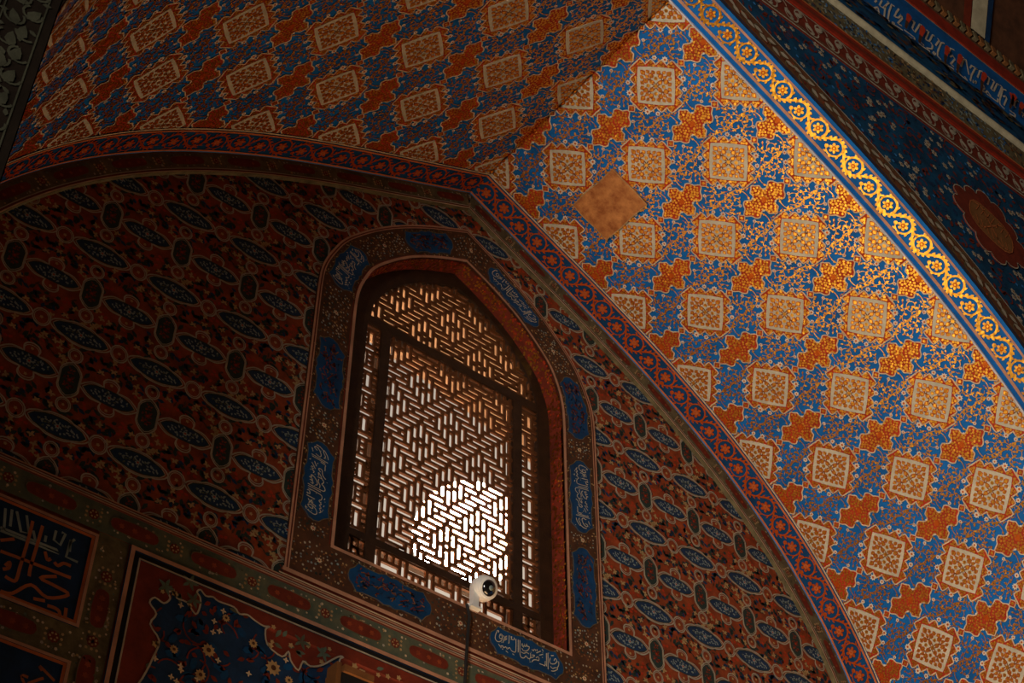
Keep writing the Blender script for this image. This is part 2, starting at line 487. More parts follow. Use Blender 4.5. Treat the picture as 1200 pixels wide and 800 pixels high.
for side, rng in (('right', range(0, NMAX)), ('left', range(-NMAX, 0))):
    L = Lay()
    for i in rng:
        for j in range(-1, 5):
            Mx = np.diag((1.0, 1.0)) if (i + j) % 2 == 0 else np.diag((-1.0, 1.0))
            if (j % 2) == 0: Mx = Mx @ np.array([[-1, 0], [0, -1]])
            c_ = ((i + .5) * A, T0 + (j + .5) * B_)
            L.put(Lay().put(gap, Mx, c_))
    L = clip_t(L).clip(0, 0.0, 1 if side == 'right' else -1)
    SIDE[0] = 1.0 if side == 'right' else -1.0
    emit('painted_tendril_work', L, vault_map, ceiling, kind='stuff')
SIDE[0] = 1.0
# ---- bare square of plaster where the paint is lost
PL = Lay(); pc = (2 * A + .030, T0 + B_ + .035)
bp_ = np.array([(-.150, -.185), (-.05, -.192), (.06, -.186), (.152, -.190), (.156, -.06), (.150, .07), (.154, .188), (.04, .192), (-.06, .187), (-.152, .190), (-.148, .06), (-.155, -.07)]) + pc
PL.skirt('bare_plaster', bp_, .016); PL.add('bare_plaster', star(bp_, pc, 4), .016)
emit_split('bare_plaster_patch', PL, vault_map, ceiling, label='bare ochre square of lost paint')
emit_split('patch_edge', Lay().add('tan_paint', ribbon(bp_, .006, True), .0175), vault_map, ceiling)

# ================================================================== scroll border
def scroll(s0, s1, tc, half, p, gm, gr, wt=1.0):
    """running scroll with rosettes between s0 and s1, centred at tc"""
    L = Lay(); rosettes = []
    n0, n1 = int(math.floor(s0 / p)), int(math.ceil(s1 / p))
    amp = half * .80
    for k in range(n0, n1):
        sg = 1 if k % 2 == 0 else -1; c = (k + .5) * p
        x = np.linspace(k * p, (k + 1) * p, 15)
        stem = np.stack([x, tc + sg * amp * np.sin(math.pi * (x - k * p) / p)], 1)
        L.add(gm, ribbon(stem, half * .22 * wt), .004)
        for q_ in range(1, 15, 2):            # leafy outer edge of the wave
            d = stem[min(q_ + 1, 14)] - stem[q_ - 1]; a = math.atan2(d[1], d[0])
            L.add(gm, leaf(stem[q_][0], stem[q_][1], a + sg * .75, half * .40, half * .28 * wt), .0046)
        cx, cy = c, tc - sg * half * .10; R = half * .66
        ring = spiral(cx, cy, R * 1.36, R * 1.10, sg * math.pi * .5 + math.pi * .38, -sg * .86 if sg > 0 else .86, 22)
        L.add(gm, ribbon(ring, np.linspace(half * .26, half * .12, 22) * wt), .0043)
        for q_ in range(3, 21, 3):
            a = math.atan2(ring[q_][1] - cy, ring[q_][0] - cx)
            L.add(gm, leaf(ring[q_][0], ring[q_][1], a - 1.0 * sg, half * .40, half * .24 * wt), .0049)
        L.add(gm, disc(ring[-1][0], ring[-1][1], half * .20, n=7), .005)
        r_ = Lay()
        for q_ in range(6):
            a = q_ * TAU / 6 + .3
            r_.add(gm, disc(cx + R * .50 * math.cos(a), cy + R * .50 * math.sin(a), R * .29, R * .22, a, 8), .006)
        r_.add(gr, disc(cx, cy, R * .34, n=8), .007); r_.add(gm, disc(cx, cy, R * .16, n=6), .008)
        rosettes.append(r_)
    return L, rosettes
def band_lines(L, spec, smax):
    for mt, t0, t1, h in spec:
        for a, b in ((-smax, 0.0), (0.0, smax)):
            L.add(mt, strip_s(a, b, t0, t1, .06), h)
bm = band_map(0.0)
base = Lay(); band_lines(base, [('deep_blue', .0, TV0, .006)], 7)
for a, b in ((-7, 0.0), (0.0, 7)):
    pass
trim1 = emit_split('trim_1', base, bm, None, kind='structure', category='border', label='blue border band with red scrollwork where vault meets the back wall')
for mt, t0, t1, h in (('pale_line', .229, .238, .012), ('orange_line', .206, .219, .011), ('orange_line', .040, .052, .011), ('line_blue', .022, .040, .009), ('grey_line', .008, .022, .012)):
    L = Lay(); band_lines(L, [(mt, t0, t1, h)], 7); emit_split('border_line', L, bm, trim1)
L, R_ = scroll(-5.2, 5.2, .129, .072, .150, 'gilt_red', 'orange_line', .62)
emit_split('scrollwork', L, (lambda V, h: bm(V, np.asarray(h) + .006)), trim1, kind='stuff')
for r_ in R_:
    emit_split('rosette', r_, (lambda V, h: bm(V, np.asarray(h) + .006)), trim1)

bf = band_map(.03)
base = Lay(); band_lines(base, [('vault_blue', TV1, TF, 0)], 11.1)
for a, b in ((-9.0, 0.0), (0.0, 9.0)):   # little step between vault and band
    V, F = strip_s(a, b, 0, 1, .06); base.it.append(('lavender_line', np.stack([V[:, 0], np.full(len(V), TV1)], 1), F, np.where(V[:, 1] > .5, .03, 0.0)))
trim2 = emit_split('trim_2', base, bf, None, kind='structure', category='border', label='bright blue front arch band with running gold scroll')
for mt, t0, t1, h in (('lavender_line', 1.886, 1.898, .034), ('pink_line', 1.918, 1.936, .005), ('pink_line', 2.066, 2.080, .005)):
    L = Lay(); band_lines(L, [(mt, t0, t1, h)], 9); emit_split('border_line', L, bf, trim2)
emit('pier_return', Lay().add('shaded_brown', strip_s(-11.0, -2.9, 1.900, TF, .06), .006), bf, trim2)  # near-black strip over the blue band, shade painted as colour
L, R_ = scroll(-1.2, 5.2, 2.001, .064, .150, 'gilt_band', 'gilt_red')
emit_split('scrollwork', L, bf, trim2, kind='stuff')
for r_ in R_: emit_split('rosette', r_, bf, trim2)

# ================================================================== window outline curves
INN = np.array([(.745, -.50), (.745, 1.05), (.737, 1.22), (.703, 1.36), (.625, 1.52), (.42, 1.73), (.21, 1.87), (0, 1.975)])
OUT = np.array([(1.0, -.50), (1.0, 1.14), (.988, 1.30), (.935, 1.46), (.835, 1.64), (.60, 1.885), (.32, 2.09), (0, 2.27)])
def resample(P, n):
    d = np.concatenate([[0], np.cumsum(np.hypot(*np.diff(P, axis=0).T))]); t = np.linspace(0, d[-1], n)
    return np.stack([np.interp(t, d, P[:, 0]), np.interp(t, d, P[:, 1])], 1)
def half_curve(P, n):
    arch = smooth(P[1:], 6)
    return np.concatenate([np.linspace(P[0], P[1], n, endpoint=False), arch])
HI, HO = half_curve(INN, 24), half_curve(OUT, 24)      # equal counts: point k of one faces point k of the other
NH = len(HI)
def loop(Hc):
    """left bottom corner, up, over the crown, down to the right bottom corner"""
    Lf = Hc * (-1, 1)
    return np.concatenate([Lf, Hc[::-1][1:]])
LI, LO = loop(HI), loop(HO)
def offs(Hc, d):
    """half curve moved inwards by d"""
    g = np.gradient(Hc, axis=0); g /= np.linalg.norm(g, axis=1, keepdims=True)
    Q = Hc + np.stack([-g[:, 1], g[:, 0]], 1) * d; Q[:, 0] = np.maximum(Q[:, 0], 0); Q[0, 1] = Hc[0, 1] + d
    return Q

# ================================================================== back wall with its window hole
YB = 0.0
rectP = [(-4.2, -ZO), (4.2, -ZO), (4.2, 3.2), (-4.2, 3.2)]
low = [(-.8, -3.85), (1.2, -3.85), (1.2, -1.85), (-.8, -1.85)]         # lower window, below the picture
loops = [[Vector((x, z, 0)) for x, z in rectP], [Vector((x, z, 0)) for x, z in LI], [Vector((x, z, 0)) for x, z in low]]
tri = np.array(tessellate_polygon(loops)); allp = np.array([(v.x, v.y) for l in loops for v in l])
wallL = Lay().add('field_red', (allp, tri), 0)
wall_back = emit('wall_back', wallL, wall_map(YB), None, kind='structure', category='wall', label='back wall painted red with rows of navy cartouches around the window')
wm = wall_map(YB)

def in_outer(x, z, marg=0.0):
    """inside the window surround"""
    if z < (-.86 if marg < -.06 or marg == -.04 else -.79): return True
    ax = abs(x)
    if ax > 1.0 + marg: return False
    zz = np.interp(ax, HO[:, 0][::-1][:-23], HO[:, 1][::-1][:-23]) if ax < .999 else 1.14
    return z < zz + marg
def in_arch(x, z, marg=0.0):
    s = np.linspace(0, 6, 200); px, pz = prof(s)
    k = np.argmin(np.hypot(px - abs(x), pz - z)); th = np.interp(s[k], _s, _th)
    d = (abs(x) - px[k]) * math.sin(th) + (z - pz[k]) * math.cos(th)
    return d < -marg

# ---- cartouches of the lunette
def sym4(q1):
    P = list(q1); P += [(-x, y) for x, y in reversed(q1[:-1])]; P += [(-x, -y) for x, y in q1[1:]]; P += [(x, -y) for x, y in reversed(q1[1:-1])]
    return np.array(P)
def florets(L, w, hgt, seed, mt1='slate_paint', mt2='teal', n=60):
    r = random.Random(seed)
    L.add(mt1, star(flower_pts(0, 0, .017, 6), rings=1), .0055); L.add('red_ochre', disc(0, 0, .006, n=5), .0065)
    pp = []
    for _ in range(900):
        x, y = r.uniform(-w, w), r.uniform(-hgt, hgt)
        if abs(x) / w + (abs(y) / hgt) ** 1.4 > .86 or math.hypot(x, y) < .022: continue
        if any((x - a) ** 2 + (y - b) ** 2 < .0115 ** 2 for a, b in pp): continue
        pp.append((x, y))
        if len(pp) > n: break
    for x, y in pp:
        L.add(mt1 if r.random() < .75 else mt2, leaf(x, y, r.uniform(0, TAU), r.uniform(.013, .021), .0095), .0055)
    return L
qP = [(.150, 0), (.125, .026), (.092, .047), (.058, .050), (.036, .050)]
lobeq = [(.036, .050), (.040, .078), (.026, .100), (0, .108)]
P_out = sym4(smooth(qP + lobeq[1:], 3).tolist())
P_nav = sym4([(.128, 0), (.104, .022), (.07, .036), (.03, .042), (0, .043)])
Q_out = sym4(smooth([(.158, 0), (.140, .024), (.100, .044), (.075, .048), (.045, .062), (0, .066)], 3).tolist())
Q_nav = sym4([(.138, 0), (.115, .024), (.078, .038), (.04, .048), (0, .050)])
H_out = sym4([(.052, 0), (.053, .048), (.046, .066), (.026, .090), (0, .106)])
H_nav = sym4([(.041, 0), (.042, .044), (.036, .058), (.018, .078), (0, .088)])
def cart(out, nav, fill_out, fill_in, seed, w, hgt, kind):
    L = Lay()
    L.add(fill_out, star(out, rings=1), .002)
    L.add('grey_line', ribbon(out, .0075, True), .0045); L.add('grey_line', ribbon(out * np.array((.90, .88)), .0042, True), .0040)
    if kind == 'P':
        for sg in (1, -1): L.add('tan_paint', star(flower_pts(0, sg * .076, .010, 5), (0, sg * .076), 1), .0045)
    L.skirt(fill_in, nav, .004); L.add(fill_in, star(nav, rings=1), .004)
    L.add('dark_green', ribbon(nav, .006, True), .0045)
    if kind != 'H': florets(L, w, hgt, seed)
    else:
        florets(L, w, hgt, seed, 'dark_red', 'field_red', 26)
    return L
protoP = [cart(P_out, P_nav, 'field_red', 'navy', 1, .118, .034, 'P')]
protoQ = [cart(Q_out, Q_nav, 'field_red', 'navy', 2, .126, .040, 'Q')]
protoH = [cart(H_out, H_nav, 'brown', 'dark_green', 3, .036, .080, 'H')]
circ = Lay()
CO = arc(0, 0, 1, 0, TAU, 15)[:-1] * (.044, .050)
circ.add('field_red', star(CO, rings=1), .002).add('grey_line', ribbon(CO, .0075, True), .0045).add('grey_line', ribbon(CO * .8, .004, True), .004).add('tan_paint', star(flower_pts(0, 0, .011, 5), rings=1), .0045)
CS = arc(0, 0, 1, 0, TAU, 13)[:-1] * (.036, .040)
circS = Lay().add('field_red', star(CS, rings=1), .002).add('grey_line', ribbon(CS, .0070, True), .0045).add('grey_line', ribbon(CS * .78, .004, True), .004).add('tan_paint', star(flower_pts(0, 0, .009, 5), rings=1), .0045)
meshes = {}
def place(name, key, L, x, z):
    """copies on the flat wall share their mesh"""
    if key not in meshes:
        o = emit(name, L, lambda V, h: np.stack([V[:, 0], -np.broadcast_to(np.asarray(h, float), (len(V),)), V[:, 1]], 1), wall_back)
        meshes[key] = o.data
    else:
        o = link(bpy.data.objects.new(name, meshes[key]), wall_back)
    o.location = (x, YB, z + ZO)
    return o
ZP, PX, PZ = .315, .40, .555
spots = []
for kz in range(-3, 5):
    for kx in range(-9, 10):
        for (nm, key, L, dx, dz) in (('lobed_cartouche', 'P', protoP, 0, 0), ('hexagonal_cartouche', 'H', protoH, .2, 0), ('long_cartouche', 'Q', protoQ, .2, -.2775), ('ring_medallion', 'C', circ, 0, -.2775),
                                     ('small_ring', 'S', circS, .2, -.148), ('small_ring', 'S', circS, .2, -.407)):
            x, z = kx * PX + dx, ZP + kz * PZ + dz
            if in_outer(x, z, -.10 if abs(x) < 1 and z > -.7 else -.04): continue
            if not in_arch(x, z, .02): continue
            if abs(x) > 3.0: continue
            place(nm, key, L, x, z)
# ---- leaves and blossoms on the red ground
_r = random.Random(5)
gcell = []
for q_ in range(2):
    L = Lay(); pp = []
    def free(x, z):
        for cx, cz, w, h in ((0, 0, .16, .11), (.4, 0, .16, .11), (.2, 0, .06, .115), (.2, -.2775, .165, .072), (0, -.2775, .05, .056), (.4, -.2775, .05, .056), (.2, -.148, .04, .044), (.2, -.407, .04, .044), (0, -.555, .16, .11), (.4, -.555, .16, .11), (.2, -.555, .06, .115)):
            if ((x - cx) / w) ** 2 + ((z - cz) / h) ** 2 < 1.1: return False
        return True
    for _ in range(2500):
        x, z = _r.uniform(0, .4), _r.uniform(-.555, 0)
        if not free(x, z) or any((x - a) ** 2 + (z - b) ** 2 < .020 ** 2 for a, b in pp): continue
        pp.append((x, z)); k = _r.random(); a = _r.uniform(0, TAU)
        if k < .40: L.add('dark_green', leaf(x, z, a, _r.uniform(.032, .054), .022), .002)
        elif k < .55: L.add('navy', leaf(x, z, a, _r.uniform(.030, .046), .022), .002)
        elif k < .70:
            for t in range(4): L.add('tan_paint', leaf(x, z, a + t * 1.25, .0215, .0125), .003)
        elif k < .88: L.add('red_ochre', disc(x, z, .012, .009, a, 6), .002)
        else: L.add('brown', leaf(x, z, a, .040, .012), .002)
    gcell.append(L)
ground = Lay()
for kz in range(-3, 5):
    for kx in range(-9, 9):
        for mt, V, F, h in gcell[(kx + kz) % 2].it:
            c = V.mean(0) + (kx * PX, ZP + kz * PZ)
            if in_outer(c[0], c[1], -.05) or abs(c[0]) > 2.95 or (abs(c[0]) > 1.4 or c[1] > 1.5) and not in_arch(c[0], c[1], .03): continue
            ground.it.append((mt, V + (kx * PX, ZP + kz * PZ), F, h))
emit('leaf_and_blossom_ground', ground, wm, wall_back, kind='stuff')

# ================================================================== brown border along the arch of the back wall
def rect_sd(s0, s1, d0, d1, ds=.07): return strip_s(s0, s1, d0, d1, ds)
am = archband_map(YB)
TH3 = .030
base = Lay()
for a, b in ((-6.5, 0.0), (0.0, 6.5)):
    base.add('olive', rect_sd(a, b, -.140, .05), TH3)
    V, F = rect_sd(a, b, 0, 1); base.it.append(('olive', np.stack([V[:, 0], np.full(len(V), -.140)], 1), F, V[:, 1] * TH3))
trim3 = emit_split('trim_3', base, am, None, kind='structure', category='border', label='olive and dark red border following the arch of the back wall')
amh = lambda V, h: am(V, np.asarray(h) + TH3)
for mt, d0, d1, h in (('grey_line', -.006, .01, .004), ('stem_brown', -.018, -.012, .002), ('pale_line', -.140, -.133, .003), ('dark_red', -.131, -.124, .003), ('grey_line', -.122, -.117, .003)):
    L = Lay()
    for a, b in ((-6.5, 0.0), (0.0, 6.5)): L.add(mt, rect_sd(a, b, d0, d1), h)
    emit_split('border_line', L, amh, trim3)
def oblong(c, l, w, n=8):
    q1 = [(l, 0), (l * .93, w * .55), (l * .8, w * .8), (l * .45, w * .92), (0, w)]
    return sym4(q1) + np.array(c)
def red_band(L_list, s0, s1, p, d, w, seed, teal=False):
    r = random.Random(seed); small = Lay()
    k = 0; s = s0
    while s < s1:
        P = oblong((s, d), p * .30, w)
        if -p * .3 < s < p * .3: P = oblong((s, d), p * .30, w)
        L = Lay().add('dark_red', star(P, (s, d), 2), .003).add('olive', ribbon(P, .004, True), .004)
        for q_ in range(3): L.add('field_red', star(flower_pts(s + (q_ - 1) * p * .16, d, w * .42, 6), (s + (q_ - 1) * p * .16, d), 1), .004)
        L_list.append(('red_oblong', L))
        c = s + p * .5; R = w * .72
        F = Lay().add('dark_red', star(flower_pts(c, d, R, 8, 0, .85), (c, d), 1), .003)
        for q_ in range(6):
            a = q_ * TAU / 6; F.add('tan_paint', disc(c + R * .55 * math.cos(a), d + R * .55 * math.sin(a), R * .20, n=5), .0045)
        L_list.append(('rosette', F))
        for q_ in range(26):
            x, y = s + r.uniform(0, p), d + r.choice((-1, 1)) * r.uniform(w * .95, w * 1.28)
            small.add(r.choice(('grey_line', 'tan_paint', 'teal', 'olive') if not teal else ('tan_paint', 'pale_line', 'teal', 'grey_line')), disc(x, y, r.uniform(.004, .008), n=5), .003)
        for sg in (-1, 1):
            for y in (-.6, 0, .6): small.add('tan_paint', disc(c + sg * R * 1.25, d + y * w, .0075, n=5), .004)
        s += p
    L_list.append(('painted_petals', small))
LL = []
red_band(LL, -5.0, 5.0, .40, -.068, .030, 21)
for nm, L in LL:
    emit_split(nm, L, amh, trim3, **({'kind': 'stuff'} if nm == 'painted_petals' else {}))

# ================================================================== window surround (painted frame around the lattice)
HSU = .014
LIo, LOo = LI, LO
# arc length parameter along the middle line; index by vertices
mid = (LI + LO) / 2
um = np.concatenate([[0], np.cumsum(np.hypot(*np.diff(mid, axis=0).T))]); UTOT = um[-1]
def sur(V, h):
    """(u, v): u along the frame from bottom left over the top, v from 0 at the opening to 1 outside"""
    u, v = V[:, 0], V[:, 1]
    ix = np.interp(u, um, LI[:, 0]); iz = np.interp(u, um, LI[:, 1]); ox = np.interp(u, um, LO[:, 0]); oz = np.interp(u, um, LO[:, 1])
    hh = np.broadcast_to(np.asarray(h, float), (len(V),))
    return np.stack([ix + (ox - ix) * v, YB - HSU - hh, iz + (oz - iz) * v + ZO], 1)
window_1 = empty('window_1', kind='structure', category='window', label='pointed arch window closed by a wooden lattice in a painted surround')
gu = np.unique(np.concatenate([um, np.linspace(0, UTOT, 90)]))
sl = Lay()
V = np.array([(u, v) for u in gu for v in (0, 1)]); F = []
for i in range(len(gu) - 1): F += [(2 * i, 2 * i + 2, 2 * i + 3), (2 * i, 2 * i + 3, 2 * i + 1)]
sl.add('brown', (V, np.array(F)), 0)
for vv in (0.0, 1.0):
    W = np.array([(u, vv) for u in gu for _ in (0, 1)]); sl.it.append(('brown', W, np.array(F), np.array([0 if k % 2 == 0 else -HSU for k in range(len(W))])))
surround = emit('surround', sl, sur, window_1)
# bottom part of the surround
bot = Lay()
bot.add('brown', rect(-1.0, -.735, 1.0, -.50, 8, 1), HSU)
bottom = emit('surround_base', bot, wm, window_1)
def along(mt, v0, v1, h, name='frame_line'):
    W = np.array([(u, v) for u in gu for v in (v0, v1)]); emit(name, Lay().add(mt, (W, np.array(F)), h), sur, window_1)
along('pink_line', .955, 1.0, .006); along('dark_red', .925, .955, .003); along('pink_line', .895, .922, .006)
along('pink_line', 0.0, .07, .008); along('dark_red', .07, .10, .003)
for sx in (-1, 1):
    for mt, a, b, h in (('pink_line', .9885, 1.0, .006), ('dark_red', .981, .9885, .003), ('pink_line', .973, .981, .006)):
        emit('frame_line', Lay().add(mt, rect(min(sx * a, sx * b), -.735, max(sx * a, sx * b), -.50), HSU + h), wm, window_1)
emit('frame_line', Lay().add('pink_line', rect(-.762, -.518, .762, -.50, 6, 1), HSU + .008), wm, window_1)

# ---- handwriting of the cartouches, traced from the one below the window (x to the right, y up, unit = its height)
_tr = [[(150,190),(135,230),(130,275),(150,310),(185,320),(215,300),(225,260),(215,225),(195,225),(185,255),(195,280),(215,275)],[(150,182),(175,175),(170,200)],
 [(235,240),(255,265),(245,290),(235,330)],[(255,300),(285,285),(260,275),(270,255),(285,250)],[(315,240),(312,345)],[(335,265),(350,255),(345,290),(375,300),(385,285),(375,270)],
 [(175,350),(195,380),(230,375),(240,400),(270,390),(290,420),(320,400),(345,440),(395,462),(405,400),(405,290)],[(435,300),(435,465)],[(458,305),(458,480),(475,530),(510,540),(540,510)],
 [(490,350),(490,385),(520,380),(520,350),(520,385),(545,385),(548,355),(560,390),(585,395),(575,430),(540,450),(500,440),(485,410)],[(475,460),(510,480),(545,470),(580,490)],
 [(620,430),(640,450),(655,425)],[(670,430),(672,455)],[(690,430),(690,455)],[(545,520),(570,550),(600,540),(600,480)],[(600,540),(640,530),(655,510),(620,505)],
 [(620,595),(640,570),(680,570),(710,580),(715,550),(700,530),(675,545)],[(680,480),(740,455)],[(720,510),(770,500)],[(720,620),(745,630),(770,640),(795,650),(800,590)],
 [(818,485),(818,660)],[(838,485),(838,700)],[(870,550),(860,600),(890,630),(940,625),(960,590),(940,560),(920,590)],[(880,520),(920,520)],[(870,660),(900,690),(940,680),(970,700),(920,725),(880,720)],
 [(985,600),(985,650),(960,690)],[(200,395),(212,400)],[(222,415),(234,420)],[(270,440),(292,458)],[(358,480),(382,500)],[(755,535),(768,545)],[(760,430),(772,455)]]
script = []
for P in _tr:   # the crop is sheared by the view: straighten to a baseline
    Q = np.array(P, float); x = (Q[:, 0] - 560) / 430; y = -((Q[:, 1] - 475) - (Q[:, 0] - 560) * .46) / 150
    script.append(np.stack([x, y], 1))      # x in -1..1, y in about -1..1
def cart_outline(l, w):
    q1 = [(l, 0), (l * .97, w * .35), (l * .87, w * .60), (l * .78, w * .98), (l * .64, w * .88), (l * .30, w * .88), (l * .13, w * 1.04), (0, w * .94)]
    return sym4(q1)
VW = .252    # real width of the surround
def cartouche(u, l, mode, seed, blue='deep_blue'):
    """name, layers in (u, v) for a cartouche centred at u, half length l"""
    L = Lay(); hw = .085
    O_ = cart_outline(l, hw)
    L.add(blue, star(O_, rings=3), .004).skirt(blue, O_, .004)
    L.add('olive', ribbon(O_, .005, True), .005)
    r = random.Random(seed)
    if mode == 'text':
        for P in script:
            L.add('cream', ribbon(smooth(P, 3) * (l * .86, hw * .80), .0045), .0065)
        for _ in range(26):
            L.add('slate_paint', disc(r.uniform(-l * .85, l * .85), r.uniform(-hw * .7, hw * .7), .0035, n=5), .0055)
    elif mode == 'faded':
        for _ in range(110):
            x = r.uniform(-l * .8, l * .8); y = r.uniform(-hw * .62, hw * .62)
            P = np.array([(x, y), (x + r.uniform(-.02, .02), y + r.uniform(-.012, .012)), (x + r.uniform(-.03, .03), y + r.uniform(-.02, .02))])
            L.add(r.choice(('stem_brown', 'dark_red', 'navy')), ribbon(P, .006), .0065)
    return L
def spray(L, u0, u1, w, seed, n=60):
    """cluster of little pale blossoms filling the ground between cartouches"""
    r = random.Random(seed); pp = []
    for _ in range(n * 12):
        x, y = r.uniform(u0, u1), r.uniform(-w, w)
        if any((x - a) ** 2 + (y - b) ** 2 < .0155 ** 2 for a, b in pp): continue
        pp.append((x, y)); k = r.random()
        if len(pp) > n: break
        if k < .5: L.add(r.choice(('grey_line', 'slate_paint', 'tan_paint')), disc(x, y, r.uniform(.004, .0072), n=6), .004)
        elif k < .8: L.add('stem_brown', leaf(x, y, r.uniform(0, TAU), .018, .009), .003)
        else: L.add('dark_green', leaf(x, y, r.uniform(0, TAU), .018, .011), .003)
    c = (u0 + u1) / 2
    L.add('pale_line', star(flower_pts(c, 0, .017, 8), (c, 0), 1), .005); L.add('red_ochre', disc(c, 0, .006, n=5), .006)
    return L
def sur_c(V, h):      # (u, metres from the middle line)
    return sur(np.stack([V[:, 0], .485 + V[:, 1] / VW], 1), h)
# find u of given points on the frame
def u_of(x, z): return um[np.argmin(np.hypot(mid[:, 0] - x, mid[:, 1] - z))] if False else float(np.interp(0, [0], [0])) or um_near(x, z)
def um_near(x, z):
    uu = np.linspace(0, UTOT, 2000); mx = np.interp(uu, um, mid[:, 0]); mz = np.interp(uu, um, mid[:, 1])
    return float(uu[np.argmin(np.hypot(mx - x, mz - z))])
# world positions of the cartouche centres read from the picture
carts = [((-.87, -.16), .245, 'text'), ((-.87, .56), .245, 'faded'), ((-.80, 1.39), .20, 'text'), ((-.29, 1.985), .20, 'faded'),
         ((.385, 1.93), .235, 'text'), ((.86, 1.26), .235, 'faded'), ((.87, .60), .265, 'text'), ((.87, -.03), .265, 'faded')]
us = []
for k, ((x, z), l, mode) in enumerate(carts):
    u = um_near(x, z); us.append((u, l))
    M = np.eye(2)
    L = Lay().put(cartouche(0, l, mode, 30 + k, 'deep_blue'), M, (u, 0))
    emit('inscription_cartouche' if mode == 'text' else 'faded_cartouche', L, sur_c, window_1)
us.sort()
fl = Lay()
edges = [(0.0, us[0][0] - us[0][1])] + [(us[i][0] + us[i][1], us[i + 1][0] - us[i + 1][1]) for i in range(len(us) - 1)] + [(us[-1][0] + us[-1][1], UTOT)]
for k, (a, b) in enumerate(edges): spray(fl, a + .015, b - .015, .080, 50 + k, int(max(20, (b - a) * 420)))
r = random.Random(9)
for u, l in us:          # narrow fringe of leaves beside every cartouche
    for _ in range(70):
        x = u + r.uniform(-l, l); y = r.choice((-1, 1)) * r.uniform(.080, .098)
        fl.add(r.choice(('olive', 'stem_brown', 'tan_paint', 'dark_green')), leaf(x, y, r.uniform(0, TAU), .017, .009), .003)
emit('painted_blossom_ground', fl, sur_c, window_1, kind='stuff')
# bottom strip: cartouches lie along x
bz = -.618
for x, l, mode in ((-.40, .25, 'faded'), (.46, .245, 'text')):
    Lc = Lay().put(cartouche(0, l, mode, 77), None, (x, bz))
    emit('inscription_cartouche' if mode == 'text' else 'faded_cartouche', Lc, lambda V, h: wm(V, np.asarray(h) + HSU), window_1)
fl = Lay(); 
for a, b in ((-.97, -.66), (-.14, .20), (.72, .97)):
    Lq = Lay(); spray(Lq, a, b, .09, int(a * 100) + 500, int((b - a) * 300)); fl.put(Lq, None, (0, bz))
for x, l in ((-.40, .25), (.46, .245)):
    for _ in range(70):
        fl.add(r.choice(('olive', 'stem_brown', 'tan_paint', 'grey_line')), leaf(x + r.uniform(-l, l), bz + r.choice((-1, 1)) * r.uniform(.080, .095), r.uniform(0, TAU), .018, .009), .003)
emit('painted_blossom_ground', fl, lambda V, h: wm(V, np.asarray(h) + HSU), window_1, kind='stuff')

# ---- reveal of the opening, gilded red
YR = .105
rv = Lay()
Vr = np.array([(u, w) for u in gu for w in (0, 1)])
def reveal_map(V, h):
    ix = np.interp(V[:, 0], um, LI[:, 0]); iz = np.interp(V[:, 0], um, LI[:, 1])
    hh = np.broadcast_to(np.asarray(h, float), (len(V),))
    cx, cz = 0, .9
    return np.stack([ix, -HSU + V[:, 1] * (YR + HSU), iz + ZO], 1)
rv.add('dark_red', (Vr, np.array(F)), 0)
reveal = emit('reveal', rv, reveal_map, window_1)
gd = Lay(); r = random.Random(13)
for _ in range(1500):
    gd.add('gilt_leaf' if r.random() < .8 else 'red_ochre', disc(r.uniform(.02, UTOT - .02), r.uniform(.06, .94), r.uniform(.006, .011), r.uniform(.05, .09), 0, 5), 0)
def reveal_in(V, h):
    p = reveal_map(V, h); c = np.array((0, 0, .9 + ZO)); d = p - c; d[:, 1] = 0
    d /= np.linalg.norm(d, axis=1, keepdims=True); return p - d * .003
emit('gilded_dots', gd, reveal_in, window_1, kind='stuff')
solid('sill', [(-.745, -HSU, -.50 + ZO), (.745, -HSU, -.50 + ZO), (.745, YR, -.50 + ZO), (-.745, YR, -.50 + ZO)], [(0, 1, 2, 3)], 'pink_line', window_1)

# ---- wooden frame, mullions, transom
FW = .070
def strip3(name, Pa, Pb, y0, y1, mt, parent):
    """solid strip between two half... full loops Pa (outer) and Pb (inner), from depth y0 to y1"""
    n = len(Pa); V = []; Fq = []
    for P, y in ((Pa, y0), (Pb, y0), (Pb, y1), (Pa, y1)):
        V += [(x, y, z + ZO) for x, z in P]
    for k in range(4):
        a, b = k * n, ((k + 1) % 4) * n
        for i in range(n - 1): Fq.append((a + i, a + i + 1, b + i + 1, b + i))
    return solid(name, V, Fq, mt, parent)
FRM = np.array([(.622, -.50), (.622, 1.15), (.612, 1.28), (.55, 1.45), (.45, 1.59), (.30, 1.73), (.14, 1.82), (0, 1.875)])
HF = half_curve(FRM, 24); LF = loop(HF); LF[:, 0] += .034
strip3('wooden_frame', loop(HI), LF, YR, YR + .07, 'wood', window_1)
XM = (-.455, .503); ZT, ZB = 1.235, -.258
YL = YR + .012; TL = .016
boxes('bottom_rail', [(-.745, YR, -.50 + ZO, .745, YR + .07, -.455 + ZO)], 'wood', window_1)
for x in XM: boxes('mullion', [(x - .031, YR + .002, -.455 + ZO, x + .031, YR + .066, ZT + ZO)], 'wood', window_1)
boxes('transom', [(-.70, YR + .001, ZT - .030 + ZO, .70, YR + .068, ZT + .030 + ZO)], 'wood', window_1)
boxes('lower_rail', [(-.70, YR + .001, ZB - .022 + ZO, .70, YR + .068, ZB + .022 + ZO)], 'wood', window_1)

